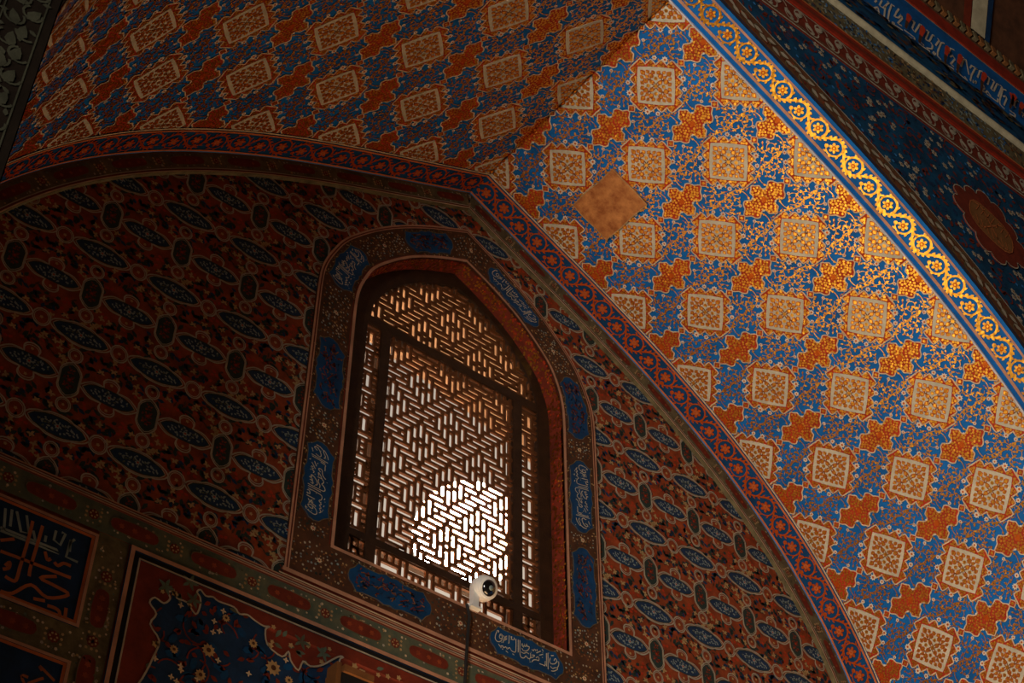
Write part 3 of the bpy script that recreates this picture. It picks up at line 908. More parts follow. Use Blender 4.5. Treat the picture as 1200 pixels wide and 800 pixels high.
# ---- lattice panels
U = .0405
def lattice(name, cells):
    """cells: (x0, z0, x1, z1) centre-line rectangles, each pierced by a slot"""
    V = []; Fq = []
    for (x0, z0, x1, z1) in cells:
        ex = ez = .19 * U
        if (x1 - x0) > 1.3 * (z1 - z0): ex = .26 * U
        if (z1 - z0) > 1.3 * (x1 - x0): ez = .26 * U
        c = .10 * U
        a0, b0, a1, b1 = x0 + ex, z0 + ez, x1 - ex, z1 - ez
        hole = [(a0 + c, b0), (a1 - c, b0), (a1, b0 + c), (a1, b1 - c), (a1 - c, b1), (a0 + c, b1), (a0, b1 - c), (a0, b0 + c)]
        outr = [(x0, z0), (x1, z0), (x1, z0), (x1, z1), (x1, z1), (x0, z1), (x0, z1), (x0, z0)]
        for y, flip in ((YL, False), (YL + TL, True)):
            o = len(V); V += [(x, y, z + ZO) for x, z in outr] + [(x, y, z + ZO) for x, z in hole]
            for i in range(8):
                j = (i + 1) % 8
                f = (o + i, o + j, o + 8 + j, o + 8 + i)
                if i % 2 == 1: f = (o + i, o + 8 + j, o + 8 + i)
                Fq.append(f if not flip else tuple(reversed(f)))
        of, ob = o - 16 + 8, o + 8
        for i in range(8):
            j = (i + 1) % 8; Fq.append((of + i, of + j, ob + j, ob + i))
    return solid(name, V, Fq, 'lattice_wood', window_1, kind='stuff')
def diamonds(x0, z0, x1, z1, cx, cz):
    out = []
    R_ = range(-8, 9)
    for ia in range(-9, 10):
        for ib in range(-9, 10):
            X0, Z0 = cx + (ia + ib) * 5 * U, cz + (ia - ib) * 5 * U
            for (a, b, c, d) in ((-.5, -.5, .5, .5), (-.5, .5, .5, 3.5), (-.5, -3.5, .5, -.5), (.5, 0, 1.5, 2.5), (.5, -2.5, 1.5, 0), (-1.5, 0, -.5, 2.5), (-1.5, -2.5, -.5, 0), (1.5, -1.5, 2.5, 1.5), (-2.5, -1.5, -1.5, 1.5)):
                out.append((X0 + a * U, Z0 + b * U, X0 + c * U, Z0 + d * U))
            X0 += 5 * U
            for (a, b, c, d) in ((-1.5, -.5, 1.5, .5), (-2.5, -.5, -1.5, .5), (1.5, -.5, 2.5, .5), (-2.5, .5, 0, 1.5), (0, .5, 2.5, 1.5), (-2.5, -1.5, 0, -.5), (0, -1.5, 2.5, -.5),
                                 (.5, 1.5, 3.5, 2.5), (-3.5, 1.5, -.5, 2.5), (.5, -2.5, 3.5, -1.5), (-3.5, -2.5, -.5, -1.5)):
                out.append((X0 + a * U, Z0 + b * U, X0 + c * U, Z0 + d * U))
    return [c for c in out if x0 < (c[0] + c[2]) / 2 < x1 and z0 < (c[1] + c[3]) / 2 < z1]
def under_arch(c, d=0.035):
    x, z = abs((c[0] + c[2]) / 2 - .034), (c[1] + c[3]) / 2
    k = np.interp(x, HF[::-1, 0][:NH - 23], HF[::-1, 1][:NH - 23]) if x < .62 else 1.15
    return z < k + .03 and x < .66
lattice('upper_lattice', [c for c in diamonds(-.70, ZT, .72, 2.0, .020, 1.545) if under_arch(c)])
lattice('main_lattice', diamonds(XM[0] - .01, ZB, XM[1] + .01, ZT, .233, .542))
def side(x0, x1):
    out = []; z = ZT - .03; w = (x1 - x0) / 3; k = 0
    while z > ZB - .1:
        out.append((x0, z - U, x1, z)); z -= U
        zz = z - 2.9 * U
        if k % 2 == 0:
            out.append((x0 + w, zz, x1 - w, z))
            for q_ in range(3):
                a, b = zz + q_ * .967 * U, zz + (q_ + 1) * .967 * U
                out += [(x0, a, x0 + w, b), (x1 - w, a, x1, b)]
        else:
            out += [(x0, zz, x0 + w, z), (x1 - w, zz, x1, z)]
            for q_ in range(3): out.append((x0 + w, zz + q_ * .967 * U, x1 - w, zz + (q_ + 1) * .967 * U))
        z = zz; k += 1
    return out
lattice('side_lattice', side(-.608, XM[0] - .026)); lattice('side_lattice', side(XM[1] + .026, .672))
def foot(x0, x1, z0, z1):
    out = []; x = x0; h3 = (z1 - z0) / 3; k = 0
    while x < x1 - .03:
        out.append((x, z0, x + U, z1)); x += U; xe = x + 3.2 * U
        if k % 2 == 1:
            out.append((x, z0 + h3, xe, z1 - h3))
            for q_ in range(3):
                a, b = x + q_ * 3.2 * U / 3, x + (q_ + 1) * 3.2 * U / 3
                out += [(a, z0, b, z0 + h3), (a, z1 - h3, b, z1)]
        else:
            out += [(x, z0, xe, z0 + h3), (x, z1 - h3, xe, z1)]
            for q_ in range(3): out.append((x + q_ * 3.2 * U / 3, z0 + h3, x + (q_ + 1) * 3.2 * U / 3, z1 - h3))
        x = xe; k += 1
    return out
lattice('foot_lattice', foot(-.60, .60, -.458, ZB - .020))

# ---- outer embrasure of the window, plastered, open to the sky
YO = 1.05
E_ = np.concatenate([[( -.80, -.62)], loop(HI) * (1.05, 1.02), [(.80, -.62)]])
n = len(E_); V = []; Fq = []
for y, f, g in ((YR + .07, 1.0, 0.0), (YO, 2.6, .10)): V += [(x * f, y, z + g + ZO) for x, z in E_]
for i in range(n): Fq.append((i, (i + 1) % n, n + (i + 1) % n, n + i))
solid('outer_embrasure', V, Fq, 'brick_plaster', window_1)

# ================================================================== mouldings below the window and painted panels
wmh = lambda d: (lambda V, h: wm(V, np.asarray(h) + d))
base = Lay().add('dark_red', rect(-3.15, -.815, 3.15, -.784, 30, 1), .012).add('dark_red', rect(-1.0, -.784, 1.0, -.735, 10, 1), .012)
base.it.append(('dark_red', np.array([(-3.15, -.815), (3.15, -.815), (3.15, -.815), (-3.15, -.815)]), np.array([(0, 1, 2), (0, 2, 3)]), np.array([.012, .012, 0, 0])))
trim4 = emit('trim_4', base, wm, None, kind='structure', category='moulding', label='thin pink and dark red stripes below the window')
for mt, z0, z1, h, xa in (('pink_line', -.760, -.738, .014, 1.01), ('pale_line', -.775, -.768, .004, 1.02), ('pink_line', -.787, -.780, .004, 3.1), ('grey_line', -.800, -.794, .004, 3.1), ('pink_line', -.814, -.806, .006, 3.1)):
    emit('stripe', Lay().add(mt, rect(-xa, z0, xa, z1, 12, 1), h), wmh(.012), trim4)
base = Lay().add('band_olive', rect(-3.15, -.955, 3.15, -.815, 30, 1), .009)
trim5 = emit('trim_5', base, wm, None, kind='structure', category='border', label='teal band with dark red oblongs and rosettes under the striped moulding')
LL = []; red_band(LL, -2.95, 3.0, .40, -.885, .038, 22, True)
for nm, L in LL: emit(nm, L, wmh(.009), trim5, **({'kind': 'stuff'} if nm == 'painted_petals' else {}))

# vertical olive strip between the inscription panels and the floral panel
base = Lay().add('olive', rect(-1.905, -3.0, -1.760, -.955, 1, 10), .006).add('olive', rect(-3.1, -1.604, -1.905, -1.445, 6, 1), .006)
trim6 = emit('trim_6', base, wm, None, kind='structure', category='border', label='olive and red strip between the lower painted panels')
LL = []; red_band(LL, -2.6, -1.1, .32, 0, .040, 23, True)
for nm, L in LL:
    Lr = Lay().put(L, np.array([[0.0, 1.0], [1.0, 0.0]]), (-1.833, 0))
    emit(nm, Lr, wmh(.006), trim6, **({'kind': 'stuff'} if nm == 'painted_petals' else {}))
LL = []; red_band(LL, -2.9, -2.0, .36, -1.525, .040, 24, True)
for nm, L in LL: emit(nm, L, wmh(.006), trim6, **({'kind': 'stuff'} if nm == 'painted_petals' else {}))

def frame_rect(L, x0, z0, x1, z1, w, mt, h):
    for r_ in ((x0, z0, x1, z0 + w), (x0, z1 - w, x1, z1), (x0, z0 + w, x0 + w, z1 - w), (x1 - w, z0 + w, x1, z1 - w)):
        L.add(mt, rect(*r_), h)
    return L
# inscription panel on the left
ip = empty('inscription_panel', label='navy panel with angular white and orange script at the lower left', category='panel')
emit('panel_field', Lay().add('navy', rect(-3.05, -1.445, -1.905, -.975, 4, 2), .004), wm, ip)
emit('panel_frame', frame_rect(frame_rect(Lay(), -3.05, -1.445, -1.905, -.975, .014, 'pink_line', .012), -3.03, -1.431, -1.919, -.989, .014, 'orange_line', .008), wm, ip)
F2, R2, C2 = 1868.67, np.array([rgt, dwn, fwd]), np.array((-3.981, -5.422, -5.098))
def photo(P, y):
    """traced points of lettering put back onto their wall plane"""
    P = np.asarray(P, float); d = np.stack([(P[:, 0] - 600) / F2, (P[:, 1] - 400) / F2, np.ones(len(P))], 1) @ R2
    t = (y - C2[1]) / d[:, 1]; W = C2 + t[:, None] * d
    return W[:, [0, 2]]
def traced(pts, ox, oy, sc, y): return photo(np.array(pts, float) / sc + (ox, oy), y)
LW, LO_ = Lay(), Lay()
for P in ([(22,55),(15,150)],[(50,60),(42,132)],[(70,68),(88,155),(122,162),(112,85)],[(0,150),(250,248),(240,232),(0,136)],[(140,150),(150,195)],[(195,172),(190,198)],[(238,150),(228,190),(255,212),(278,165),(262,158)],[(318,188),(298,200),(280,262),(330,285)],[(300,190),(295,240)]):
    LW.add('slate_paint', ribbon(traced(P, 0, 580, 3.636, -.008), .012), .008)
for P in ([(138,110),(118,190),(85,300),(66,362),(40,358),(20,345)],[(180,130),(160,200),(130,300),(122,345)],[(0,192),(60,186)],[(0,238),(100,275),(300,352)],[(0,408),(50,418),(130,382),(200,436),(290,424),(240,390),(170,352),(240,346)],[(20,300),(40,285),(35,310),(10,315)],[(190,240),(200,275),(215,270)],[(230,285),(245,300),(270,290),(300,302)],[(140,440),(190,450)],[(200,470),(230,480),(250,495),(252,520)],[(280,480),(275,520)]):
    LO_.add('letter_orange', ribbon(smooth(traced(P, 0, 580, 3.636, -.008), 4), .015), .009)
emit('white_script', LW, wm, ip, kind='stuff'); emit('orange_script', LO_, wm, ip, kind='stuff')
lp = empty('lower_inscription_panel', label='small navy panel with orange frame in the bottom left corner', category='panel')
emit('panel_field', Lay().add('navy', rect(-3.05, -2.4, -1.905, -1.604, 4, 2), .004), wm, lp)
emit('panel_frame', frame_rect(frame_rect(Lay(), -3.05, -2.4, -1.905, -1.604, .014, 'pink_line', .012), -3.03, -2.386, -1.919, -1.618, .014, 'orange_line', .008), wm, lp)
Ls = Lay()
for k in range(60):
    x, z = r.uniform(-2.9, -1.96), r.uniform(-2.3, -1.66)
    Ls.add('letter_orange', ribbon(smooth(np.array([(x, z), (x + r.uniform(-.04, .04), z + r.uniform(-.03, .03)), (x + r.uniform(-.07, .07), z + r.uniform(-.05, .05))]), 3), .012), .006)
emit('orange_script', Ls, wm, lp, kind='stuff')

# floral panel, sunk behind a black and pink moulding
fp = empty('floral_panel', label='large navy floral panel with scalloped red edge below the window', category='panel')
X0, X1, Z1 = -1.752, 1.752, -.958
emit('panel_field', Lay().add('navy', rect(X0, -1.78, X1, Z1, 12, 6), .003), wm, fp)
emit('outer_moulding', frame_rect(Lay(), X0, -1.78, X1, Z1, .020, 'pink_line', .016), wm, fp)
emit('shadow_groove', frame_rect(Lay(), X0 + .020, -1.76, X1 - .020, Z1 - .020, .026, 'blackened', .004), wm, fp)
emit('inner_moulding', frame_rect(Lay(), X0 + .046, -1.734, X1 - .046, Z1 - .046, .008, 'grey_line', .012), wm, fp)
xi, zi = X0 + .054, Z1 - .054
sc_ = [(-1.69 + .055, -1.66), (-1.69 + .10, -1.56), (-1.56, -1.45), (-1.545, -1.36), (-1.60, -1.30), (-1.58, -1.24), (-1.62, -1.20), (-1.60, -1.165), (-1.555, -1.175), (-1.53, -1.14), (-1.545, -1.115), (-1.52, -1.10), (-1.50, -1.125), (-1.45, -1.125), (-1.40, -1.165), (-1.385, -1.12), (-1.39, -1.075), (-1.41, -1.055), (-1.395, -1.035), (-1.365, -1.055), (-1.33, -1.045), (-1.30, -1.055), (-1.22, -1.052), (-1.19, -1.075), (-1.15, -1.062), (-1.11, -1.075), (-1.06, -1.085), (-1.03, -1.075), (-1.05, -1.10), (-1.03, -1.17), (-.95, -1.20), (-.92, -1.16), (-.905, -1.20), (-.86, -1.235), (-.84, -1.18), (-.80, -1.19), (-.74, -1.16)]
per = sc_[26:]
for k in range(1, 5):
    sc_ += [(x + .42 * k - .02, z if i > 2 else z) for i, (x, z) in enumerate(per)]
sc_ = [p for p in sc_ if p[0] < 1.6]
redP = [(xi, -1.72)] + [(xi, zi)] + [(1.69, zi), (1.69, -1.06)] + sc_[::-1] + [(-1.64, -1.72)]
emit('red_spandrel', Lay().add('dark_red', poly(redP), .008), wm, fp)
emit('spandrel_outline', Lay().add('grey_line', ribbon(smooth(sc_, 3), .0085), .011), wm, fp)
Lg = Lay(); r = random.Random(41)
flw = Lay()
bigs = [(-1.31, -1.31, .034), (-.985, -1.27, .040), (-1.33, -1.44, .028), (-1.10, -1.19, .024), (-1.47, -1.37, .022), (-.90, -1.30, .022), (-1.25, -1.12, .020), (-.60, -1.16, .042), (-.30, -1.30, .04), (.1, -1.25, .04), (.5, -1.3, .04), (.9, -1.28, .04)]
for x, z, q_ in bigs:
    Lf = Lay().add('tan_paint', star(flower_pts(x, z, q_, 10, 0, .7), (x, z), 1), .007).add('brown', disc(x, z, q_ * .35, n=7), .009)
    emit('painted_daisy', Lf, wm, fp)
for _ in range(900):
    x, z = r.uniform(-1.6, 1.6), r.uniform(-1.70, -1.06)
    if inside(redP, x, z):
        if r.random() < .5: Lg.add('tan_paint', star(flower_pts(x, z, r.uniform(.012, .02), 5), (x, z), 1), .011)
        else: Lg.add('teal', leaf(x, z, r.uniform(0, TAU), r.uniform(.03, .06), .022), .010)
    else:
        k = r.random()
        if k < .55: Lg.add('dark_red', leaf(x, z, r.uniform(0, TAU), r.uniform(.03, .05), .022), .005)
        elif k < .75: Lg.add('deep_blue', disc(x, z, .03, .018, r.uniform(0, 3), 6), .005)
        elif k < .87:
            P = spiral(x, z, r.uniform(.06, .12), .05, r.uniform(0, TAU), r.uniform(.2, .5), 8); Lg.add('dark_red', ribbon(P, .007), .005)
        else:
            for t in range(4): Lg.add('pale_line', leaf(x, z, t * TAU / 4, .016, .009), .007)
for x, z in ((-1.45, -1.02), (-1.42, -1.10), (-1.56, -1.09), (-.86, -1.085), (-.74, -1.10)):
    for t in range(5): Lg.add('teal', leaf(x, z, t * 1.3, .045, .018), .0115)
emit('painted_flower_ground', Lg, wm, fp, kind='stuff')

# ================================================================== front wall of the niche (spandrels and frieze)
YF = -TF
sp = np.concatenate([np.linspace(-11.1, -.001, 200), np.linspace(.001, 11.1, 200)])
px, pz = prof(np.abs(sp), .03); px = px * np.sign(sp)
outline = [(-9.0, pz[0])] + list(zip(px, pz)) + [(9.0, pz[-1]), (9.0, 5.2), (-9.0, 5.2)]
wf = Lay().add('spandrel_blue', poly(outline), 0)
wall_front = emit('wall_front', wf, wall_map(YF), None, kind='structure', category='wall', label='dark blue floral spandrel above the front arch')
fm = wall_map(YF)
fa = archband_map(YF)
fah = lambda dd: (lambda V, h: fa(V, np.asarray(h) + dd))
base = Lay()
for a, b in ((-8.5, 0.0), (0.0, 8.5)): base.add('arch_brown', rect_sd(max(a, -3.4), b, .03, .215), .006)
base.add('shaded_brown', rect_sd(-8.5, -3.4, .03, .60), .006)  # left pier: the border brown darkened in place of real shade
trim7 = emit_split('trim_7', base, fa, None, kind='structure', category='border', label='brown border with pale leaves edging the front arch')
for mt, d0, d1, h in (('navy', .03, .042, .004), ('olive', .060, .066, .003), ('grey_line', .206, .216, .004), ('stem_brown', .190, .195, .003)):
    L = Lay()
    for a, b in ((-3.4, 0.0), (0.0, 8.5)): L.add(mt, rect_sd(a, b, d0, d1), h)
    L.add('shaded_leaf' if mt != 'navy' else 'shaded_brown', rect_sd(-8.5, -3.4, d0, d1), h)
    emit_split('border_line', L, fah(.006), trim7)
L = Lay(); r = random.Random(17); s = -7.0
while s < 5.4:
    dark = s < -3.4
    for sg in (1, -1):
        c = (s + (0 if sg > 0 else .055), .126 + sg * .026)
        L.add('shaded_leaf' if dark else 'grey_line', leaf(c[0] - .04, c[1] - sg * .014, r.uniform(-.6, .6), .075, .040), .0045)
        L.add('shaded_leaf' if dark else 'olive', ribbon(arc(c[0], c[1], .034, r.uniform(0, 2), r.uniform(4, 5.5), 9), .009), .004)
        for _ in range(2): L.add('shaded_leaf' if dark else r.choice(('dark_red', 'field_red', 'stem_brown')), leaf(c[0] + r.uniform(-.05, .05), c[1] + r.uniform(-.03, .03), r.uniform(0, TAU), .034, .018), .0035)
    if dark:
        for q_ in range(4): L.add('shaded_leaf', leaf(s + r.uniform(0, .1), r.uniform(.22, .58), r.uniform(0, TAU), r.uniform(.05, .1), .03), .0035)
    s += .11
emit_split('painted_leaves', L, fah(.006), trim7, kind='stuff')

# frieze bands (horizontal)
def hband(name, z0, z1, mt, h, label, cat='border', idx=None):
    L = Lay().add(mt, rect(-9, z0, 9, z1, 40, 1), h)
    L.it.append((mt, np.array([(-9, z0), (9, z0), (9, z0), (-9, z0)], float), np.array([(0, 1, 2), (0, 2, 3)]), np.array([h, h, 0, 0])))
    return emit(name, L, fm, None, kind='structure', category=cat, label=label)
trim8 = hband('trim_8', 2.885, 3.125, 'dark_red', .008, 'dark red horizontal frieze band with pale arabesque leaves')
for z0, z1, mt in ((2.885, 2.900, 'grey_line'), (2.915, 2.922, 'olive'), (3.098, 3.106, 'grey_line')):
    emit('border_line', Lay().add(mt, rect(-1, z0, 5, z1, 20, 1), .004), lambda V, h: fm(V, np.asarray(h) + .008), trim8)
L = Lay(); x = 0.2
while x < 3.9:
    for sg in (1, -1):
        c = np.array((x + (0 if sg > 0 else .09), 3.01 + sg * .03))
        L.add('grey_line', leaf(c[0] - .05, c[1] - .03 * sg, .6 * sg, .095, .046), .004)
        L.add('grey_line', leaf(c[0] + .025, c[1] + .01 * sg, 2.2 * sg, .06, .030), .004)
        L.add('grey_line', ribbon(arc(c[0] + .01, c[1], .055, 0, sg * 4.2, 12), .011), .003)
    x += .18
emit('painted_leaves', L, lambda V, h: fm(V, np.asarray(h) + .008), trim8, kind='stuff')
trim9 = hband('trim_9', 3.125, 3.245, 'fillet_red', .020, 'bright red fillet with orange edge above the spandrel', 'moulding')
emit('border_line', Lay().add('orange_line', rect(-1, 3.228, 5, 3.245, 20, 1), .004), lambda V, h: fm(V, np.asarray(h) + .020), trim9)
emit('border_line', Lay().add('dark_red', rect(-1, 3.165, 5, 3.205, 20, 1), .002), lambda V, h: fm(V, np.asarray(h) + .020), trim9)
trim10 = hband('trim_10', 3.245, 3.53, 'olive', .004, 'worn blue and tan painted strip under the stone cornice')
L = Lay(); r = random.Random(19)
for _ in range(520):
    x, z = r.uniform(.6, 3.6), r.uniform(3.27, 3.51); blue = (math.sin(x * 5.2) > -.1)
    L.add(r.choice(('line_blue', 'slate_paint', 'navy', 'slate_paint') if blue else ('tan_paint', 'stem_brown', 'navy', 'brown')), leaf(x, z, r.uniform(0, TAU), r.uniform(.03, .05), .018), .003)
emit('painted_leaves', L, lambda V, h: fm(V, np.asarray(h) + .004), trim10, kind='stuff')
# stone bead of the cornice
nb = 8; V = []; Fq = []
for x in (-9, 9):
    for k in range(nb + 1):
        a = math.pi * k / nb; V.append((x, YF - .035 * math.sin(a), 3.568 - .028 * math.cos(a) + ZO))
for k in range(nb): Fq.append((k, k + 1, nb + 2 + k, nb + 1 + k))
solid('trim_11', V, Fq, 'cornice_stone', None, kind='structure', category='cornice', label='pale stone bead of the cornice below the inscription')
# shallow cove and inscription band
V = []; Fq = []; prf = [(0.0, 3.60), (.018, 3.66), (.022, 3.75), (.016, 3.85), (0.004, 3.93)]
for x in (-9, 9): V += [(x, YF - d, z + ZO) for d, z in prf]
for k in range(len(prf) - 1): Fq.append((k, k + 1, len(prf) + k + 1, len(prf) + k))
trim12 = solid('trim_12', V, Fq, 'spandrel_blue', None, kind='structure', category='cove', label='dark painted cove between cornice and inscription')
L = Lay()
for _ in range(240):
    x, z = r.uniform(1.0, 3.7), r.uniform(3.64, 3.87)
    L.add(r.choice(('navy', 'brown', 'olive', 'deep_blue', 'spandrel_blue')), leaf(x, z, r.uniform(-.3, .3) + r.choice((0, math.pi)), r.uniform(.06, .14), .030), .026)
emit('painted_leaves', L, fm, trim12, kind='stuff')
trim13 = hband('trim_13', 3.93, 4.44, 'vault_blue', .004, 'blue inscription band with white angular letters and red stems', 'inscription')
emit('border_line', Lay().add('grey_line', rect(0, 4.425, 5, 4.437, 20, 1), .006), fm, trim13)
kuf = []
for P in ([(40,30),(70,60),(100,75)],[(150,20),(175,0)],[(135,90),(200,140),(190,80),(135,90)],[(235,0),(205,60),(250,90),(320,25),(300,15)],[(275,70),(260,195)],[(135,95),(260,200)],
          [(385,72),(350,50),(320,130),(305,220),(325,250)],[(435,100),(405,140),(380,190),(430,205),(465,170),(475,210),(420,270),(470,300)],[(360,258),(380,262),(378,280),(358,274),(360,258)],[(380,285),(480,350)],
          [(590,240),(620,250),(590,330),(620,375),(680,280),(702,290)],[(495,345),(622,440),(615,465),(490,380)],[(755,350),(785,362),(745,460),(790,480),(830,405),(852,418)],[(680,480),(730,530)],[(670,510),(800,600)],
          [(760,560),(820,570),(830,530),(805,490)],[(885,445),(908,470),(865,530)],[(968,505),(930,495),(890,600),(885,650),(930,695)],[(845,605),(862,615),(850,640),(836,625),(845,605)]):
    kuf.append(traced(P, 1010, 0, 10, YF - .01))
for P in ([(165,75),(125,55),(105,110)],[(120,145),(150,130),(170,170),(125,220),(160,245)],[(55,205),(160,275)],[(180,275),(225,322),(185,300),(300,390),(270,345)],[(250,148),(270,165),(230,245)],[(285,170),(315,330)],
          [(325,262),(345,235),(408,275),(380,265),(345,330),(330,395)],[(458,298),(430,290),(405,360)],[(365,390),(360,415)],[(392,395),(385,420)],[(362,402),(388,408)],[(470,440),(480,475),(440,490),(475,510),(560,575)],[(485,520),(510,500),(545,555)],
          [(510,348),(532,365),(510,435)],[(555,382),(582,400),(545,480),(575,500),(610,425),(632,438)],[(640,440),(662,455),(620,560)],[(560,575),(615,615),(618,580)],[(708,495),(670,480),(635,600),(640,640),(690,690)],[(675,560),(700,550),(710,580),(680,650)],[(740,700),(800,745),(795,770),(740,735)],[(832,605),(805,600),(785,660),(808,672)],[(860,720),(885,730),(875,770)]):
    kuf.append(traced(P, 1100, 50, 8.89, YF - .01))
for P in kuf:
    if np.hypot(*(P.max(0) - P.min(0))) < .02: continue
    dens = np.concatenate([np.linspace(P[k], P[k + 1], 5, endpoint=False) for k in range(len(P) - 1)] + [P[-1:]])
    emit('letter', Lay().add('white_petal', ribbon(dens, .0155), .008), fm, trim13)
for P in (traced([(535, 195), (515, 240), (498, 300), (484, 350)], 1010, 0, 10, YF - .01), traced([(697, 330), (672, 400), (655, 470), (645, 520)], 1010, 0, 10, YF - .01), traced([(78, 60), (58, 110), (45, 180), (42, 230)], 1100, 50, 8.89, YF - .01), traced([(212, 145), (190, 200), (175, 270), (168, 330)], 1100, 50, 8.89, YF - .01),
          traced([(465, 335), (440, 385), (425, 450), (418, 560)], 1100, 50, 8.89, YF - .01), traced([(735, 545), (742, 590), (738, 640), (715, 700)], 1100, 50, 8.89, YF - .01), traced([(775, 560), (755, 610), (742, 670)], 1100, 50, 8.89, YF - .01), traced([(858, 650), (830, 700), (815, 770)], 1100, 50, 8.89, YF - .01)):
    Q = smooth(P, 4); k = int(len(Q) * .5); w = np.interp(np.arange(len(Q)), [0, len(Q) * .12, len(Q) * .4, len(Q)], [.02, .055, .034, .020])
    emit('red_stem', Lay().add('letter_red', ribbon(Q[:k + 1], w[:k + 1]), .030).add('brown', ribbon(Q[k:], w[k:]), .030), fm, trim13)
trim14 = hband('trim_14', 4.44, 4.60, 'fillet_red', .015, 'red fillet above the blue inscription', 'moulding')
trim15 = hband('trim_15', 4.60, 4.72, 'brown', .025, 'small brown dentil row above the red fillet', 'moulding')
x = 1.6; k = 0
while x < 4.2:
    boxes('dentil', [(x, YF - .055, 4.61 + ZO, x + .042, YF - .024, 4.69 + ZO)], 'stem_brown' if k % 2 else 'olive', trim15); x += .070; k += 1
# honeycomb vaulting above: leaning facets divided by pale ribs
def facet(name, pts, mt, parent=None, **pr):
    return solid(name, [(x, y, z + ZO) for x, y, z in pts], [tuple(range(len(pts)))], mt, parent, **pr)
muq = empty('ceiling_2', kind='structure', category='vault', label='honeycomb vault facets with pale ribs above the inscription')
zb, zt, dy = 4.72, 6.6, -.9
for k in range(-2, 6):
    x = 1.05 + k * .98
    facet('facet', [(x + .16, YF - .02, zb), (x + .98 - .02, YF - .02, zb), (x + 1.10, YF + dy, zt), (x + .10, YF + dy, zt)], 'brown', muq)
    facet('pale_rib', [(x - .02, YF - .05, zb), (x + .14, YF - .05, zb), (x - .10, YF + dy - .03, zt), (x - .30, YF + dy - .03, zt)], 'cornice_stone', muq)
    facet('blue_rib', [(x + .14, YF - .045, zb), (x + .20, YF - .045, zb), (x + .00, YF + dy - .02, zt), (x - .10, YF + dy - .02, zt)], 'navy', muq)
    facet('dark_rib', [(x - .10, YF - .045, zb), (x - .02, YF - .045, zb), (x - .30, YF + dy - .02, zt), (x - .42, YF + dy - .02, zt)], 'dark_red', muq)
    for q_ in range(14):
        a, b = r.uniform(.2, .9), r.uniform(.02, .5)
        x_, y_, z_ = x + a, YF - .02 + dy * b - .012, zb + (zt - zb) * b
        solid('painted_leaf', [(x_, y_, z_ + ZO), (x_ + .06, y_ - .012, z_ + .05 + ZO), (x_ + .03, y_ - .03, z_ + .12 + ZO), (x_ - .04, y_ - .02, z_ + .07 + ZO)], [(0, 1, 2, 3)], r.choice(('olive', 'stem_brown', 'dark_green')), muq)

# spandrel flowers and red cartouche
L = Lay(); r = random.Random(23); pp = []
def in_spandrel(x, z):
    s = np.linspace(0, 6, 160); qx, qz = prof(s); k = np.argmin(np.hypot(qx - x, qz - z)); th = np.interp(s[k], _s, _th)
    return ((x - qx[k]) * math.sin(th) + (z - qz[k]) * math.cos(th)) > .24
CC = np.array((2.47, 2.215)); cdir = np.array((.95, -.30)); cn = np.array((.30, .95))
for _ in range(5000):
    x, z = r.uniform(.3, 3.3), r.uniform(1.0, 2.86)
    if not in_spandrel(x, z): continue
    d = np.array((x, z)) - CC
    if (d @ cdir / .36) ** 2 + (d @ cn / .34) ** 2 < 1: continue
    if any((x - a) ** 2 + (z - b) ** 2 < .042 ** 2 for a, b in pp): continue
    pp.append((x, z)); k = r.random(); a = r.uniform(0, TAU)
    if k < .22:
        q_ = r.uniform(.022, .034); L.add('grey_line', star(flower_pts(x, z, q_, 6, a, .6), (x, z), 1), .004); L.add('stem_brown', disc(x, z, q_ * .3, n=5), .006)
    elif k < .62: L.add('dark_red', leaf(x, z, a, r.uniform(.04, .07), .028), .003)
    elif k < .80: L.add('navy', leaf(x, z, a, r.uniform(.06, .09), .04), .002)
    elif k < .92: L.add('dark_red', ribbon(spiral(x, z, .05, .025, a, .7, 10), .010), .003)
    else: L.add('line_blue', disc(x, z, .013, n=6), .003)
emit('painted_flower_ground', L, fm, wall_front, kind='stuff')
MC = np.array([cdir, cn]).T
_t = np.arange(72) * TAU / 72
OUTL = np.stack([np.cos(_t), np.sin(_t)], 1) * (.285 + .050 * np.abs(np.sin(_t * 6)) ** .6 + .020 * np.cos(_t * 4))[:, None]
L = Lay().put(Lay().add('dark_red', star(OUTL, rings=1), .006).skirt('dark_red', OUTL, .006).add('grey_line', ribbon(OUTL, .008, True), .008), MC, CC)
red_c = emit('red_cartouche', L, fm, wall_front)
EL = sym4([(.200, 0), (.192, .07), (.165, .115), (.12, .145), (.06, .158), (0, .160)])
L = Lay().put(Lay().add('stem_brown', star(EL, rings=1), .008).add('letter_orange', ribbon(EL, .008, True), .010), MC, CC)
inn = emit('cartouche_field', L, fm, red_c)
L = Lay(); q_ = Lay()
for sg in (1, -1):
    q_.add('letter_orange', ribbon(smooth([(-.17, sg * .09), (-.09, sg * .115), (0, 0), (.09, -sg * .115), (.17, -sg * .09)], 5), .011), .011)
    for k in range(7): q_.add('letter_orange', ribbon(np.array([(-.14 + k * .045, sg * .03), (-.11 + k * .045, sg * .125)]), .007), .011)
emit('knotwork', L.put(q_, MC, CC), fm, red_c)

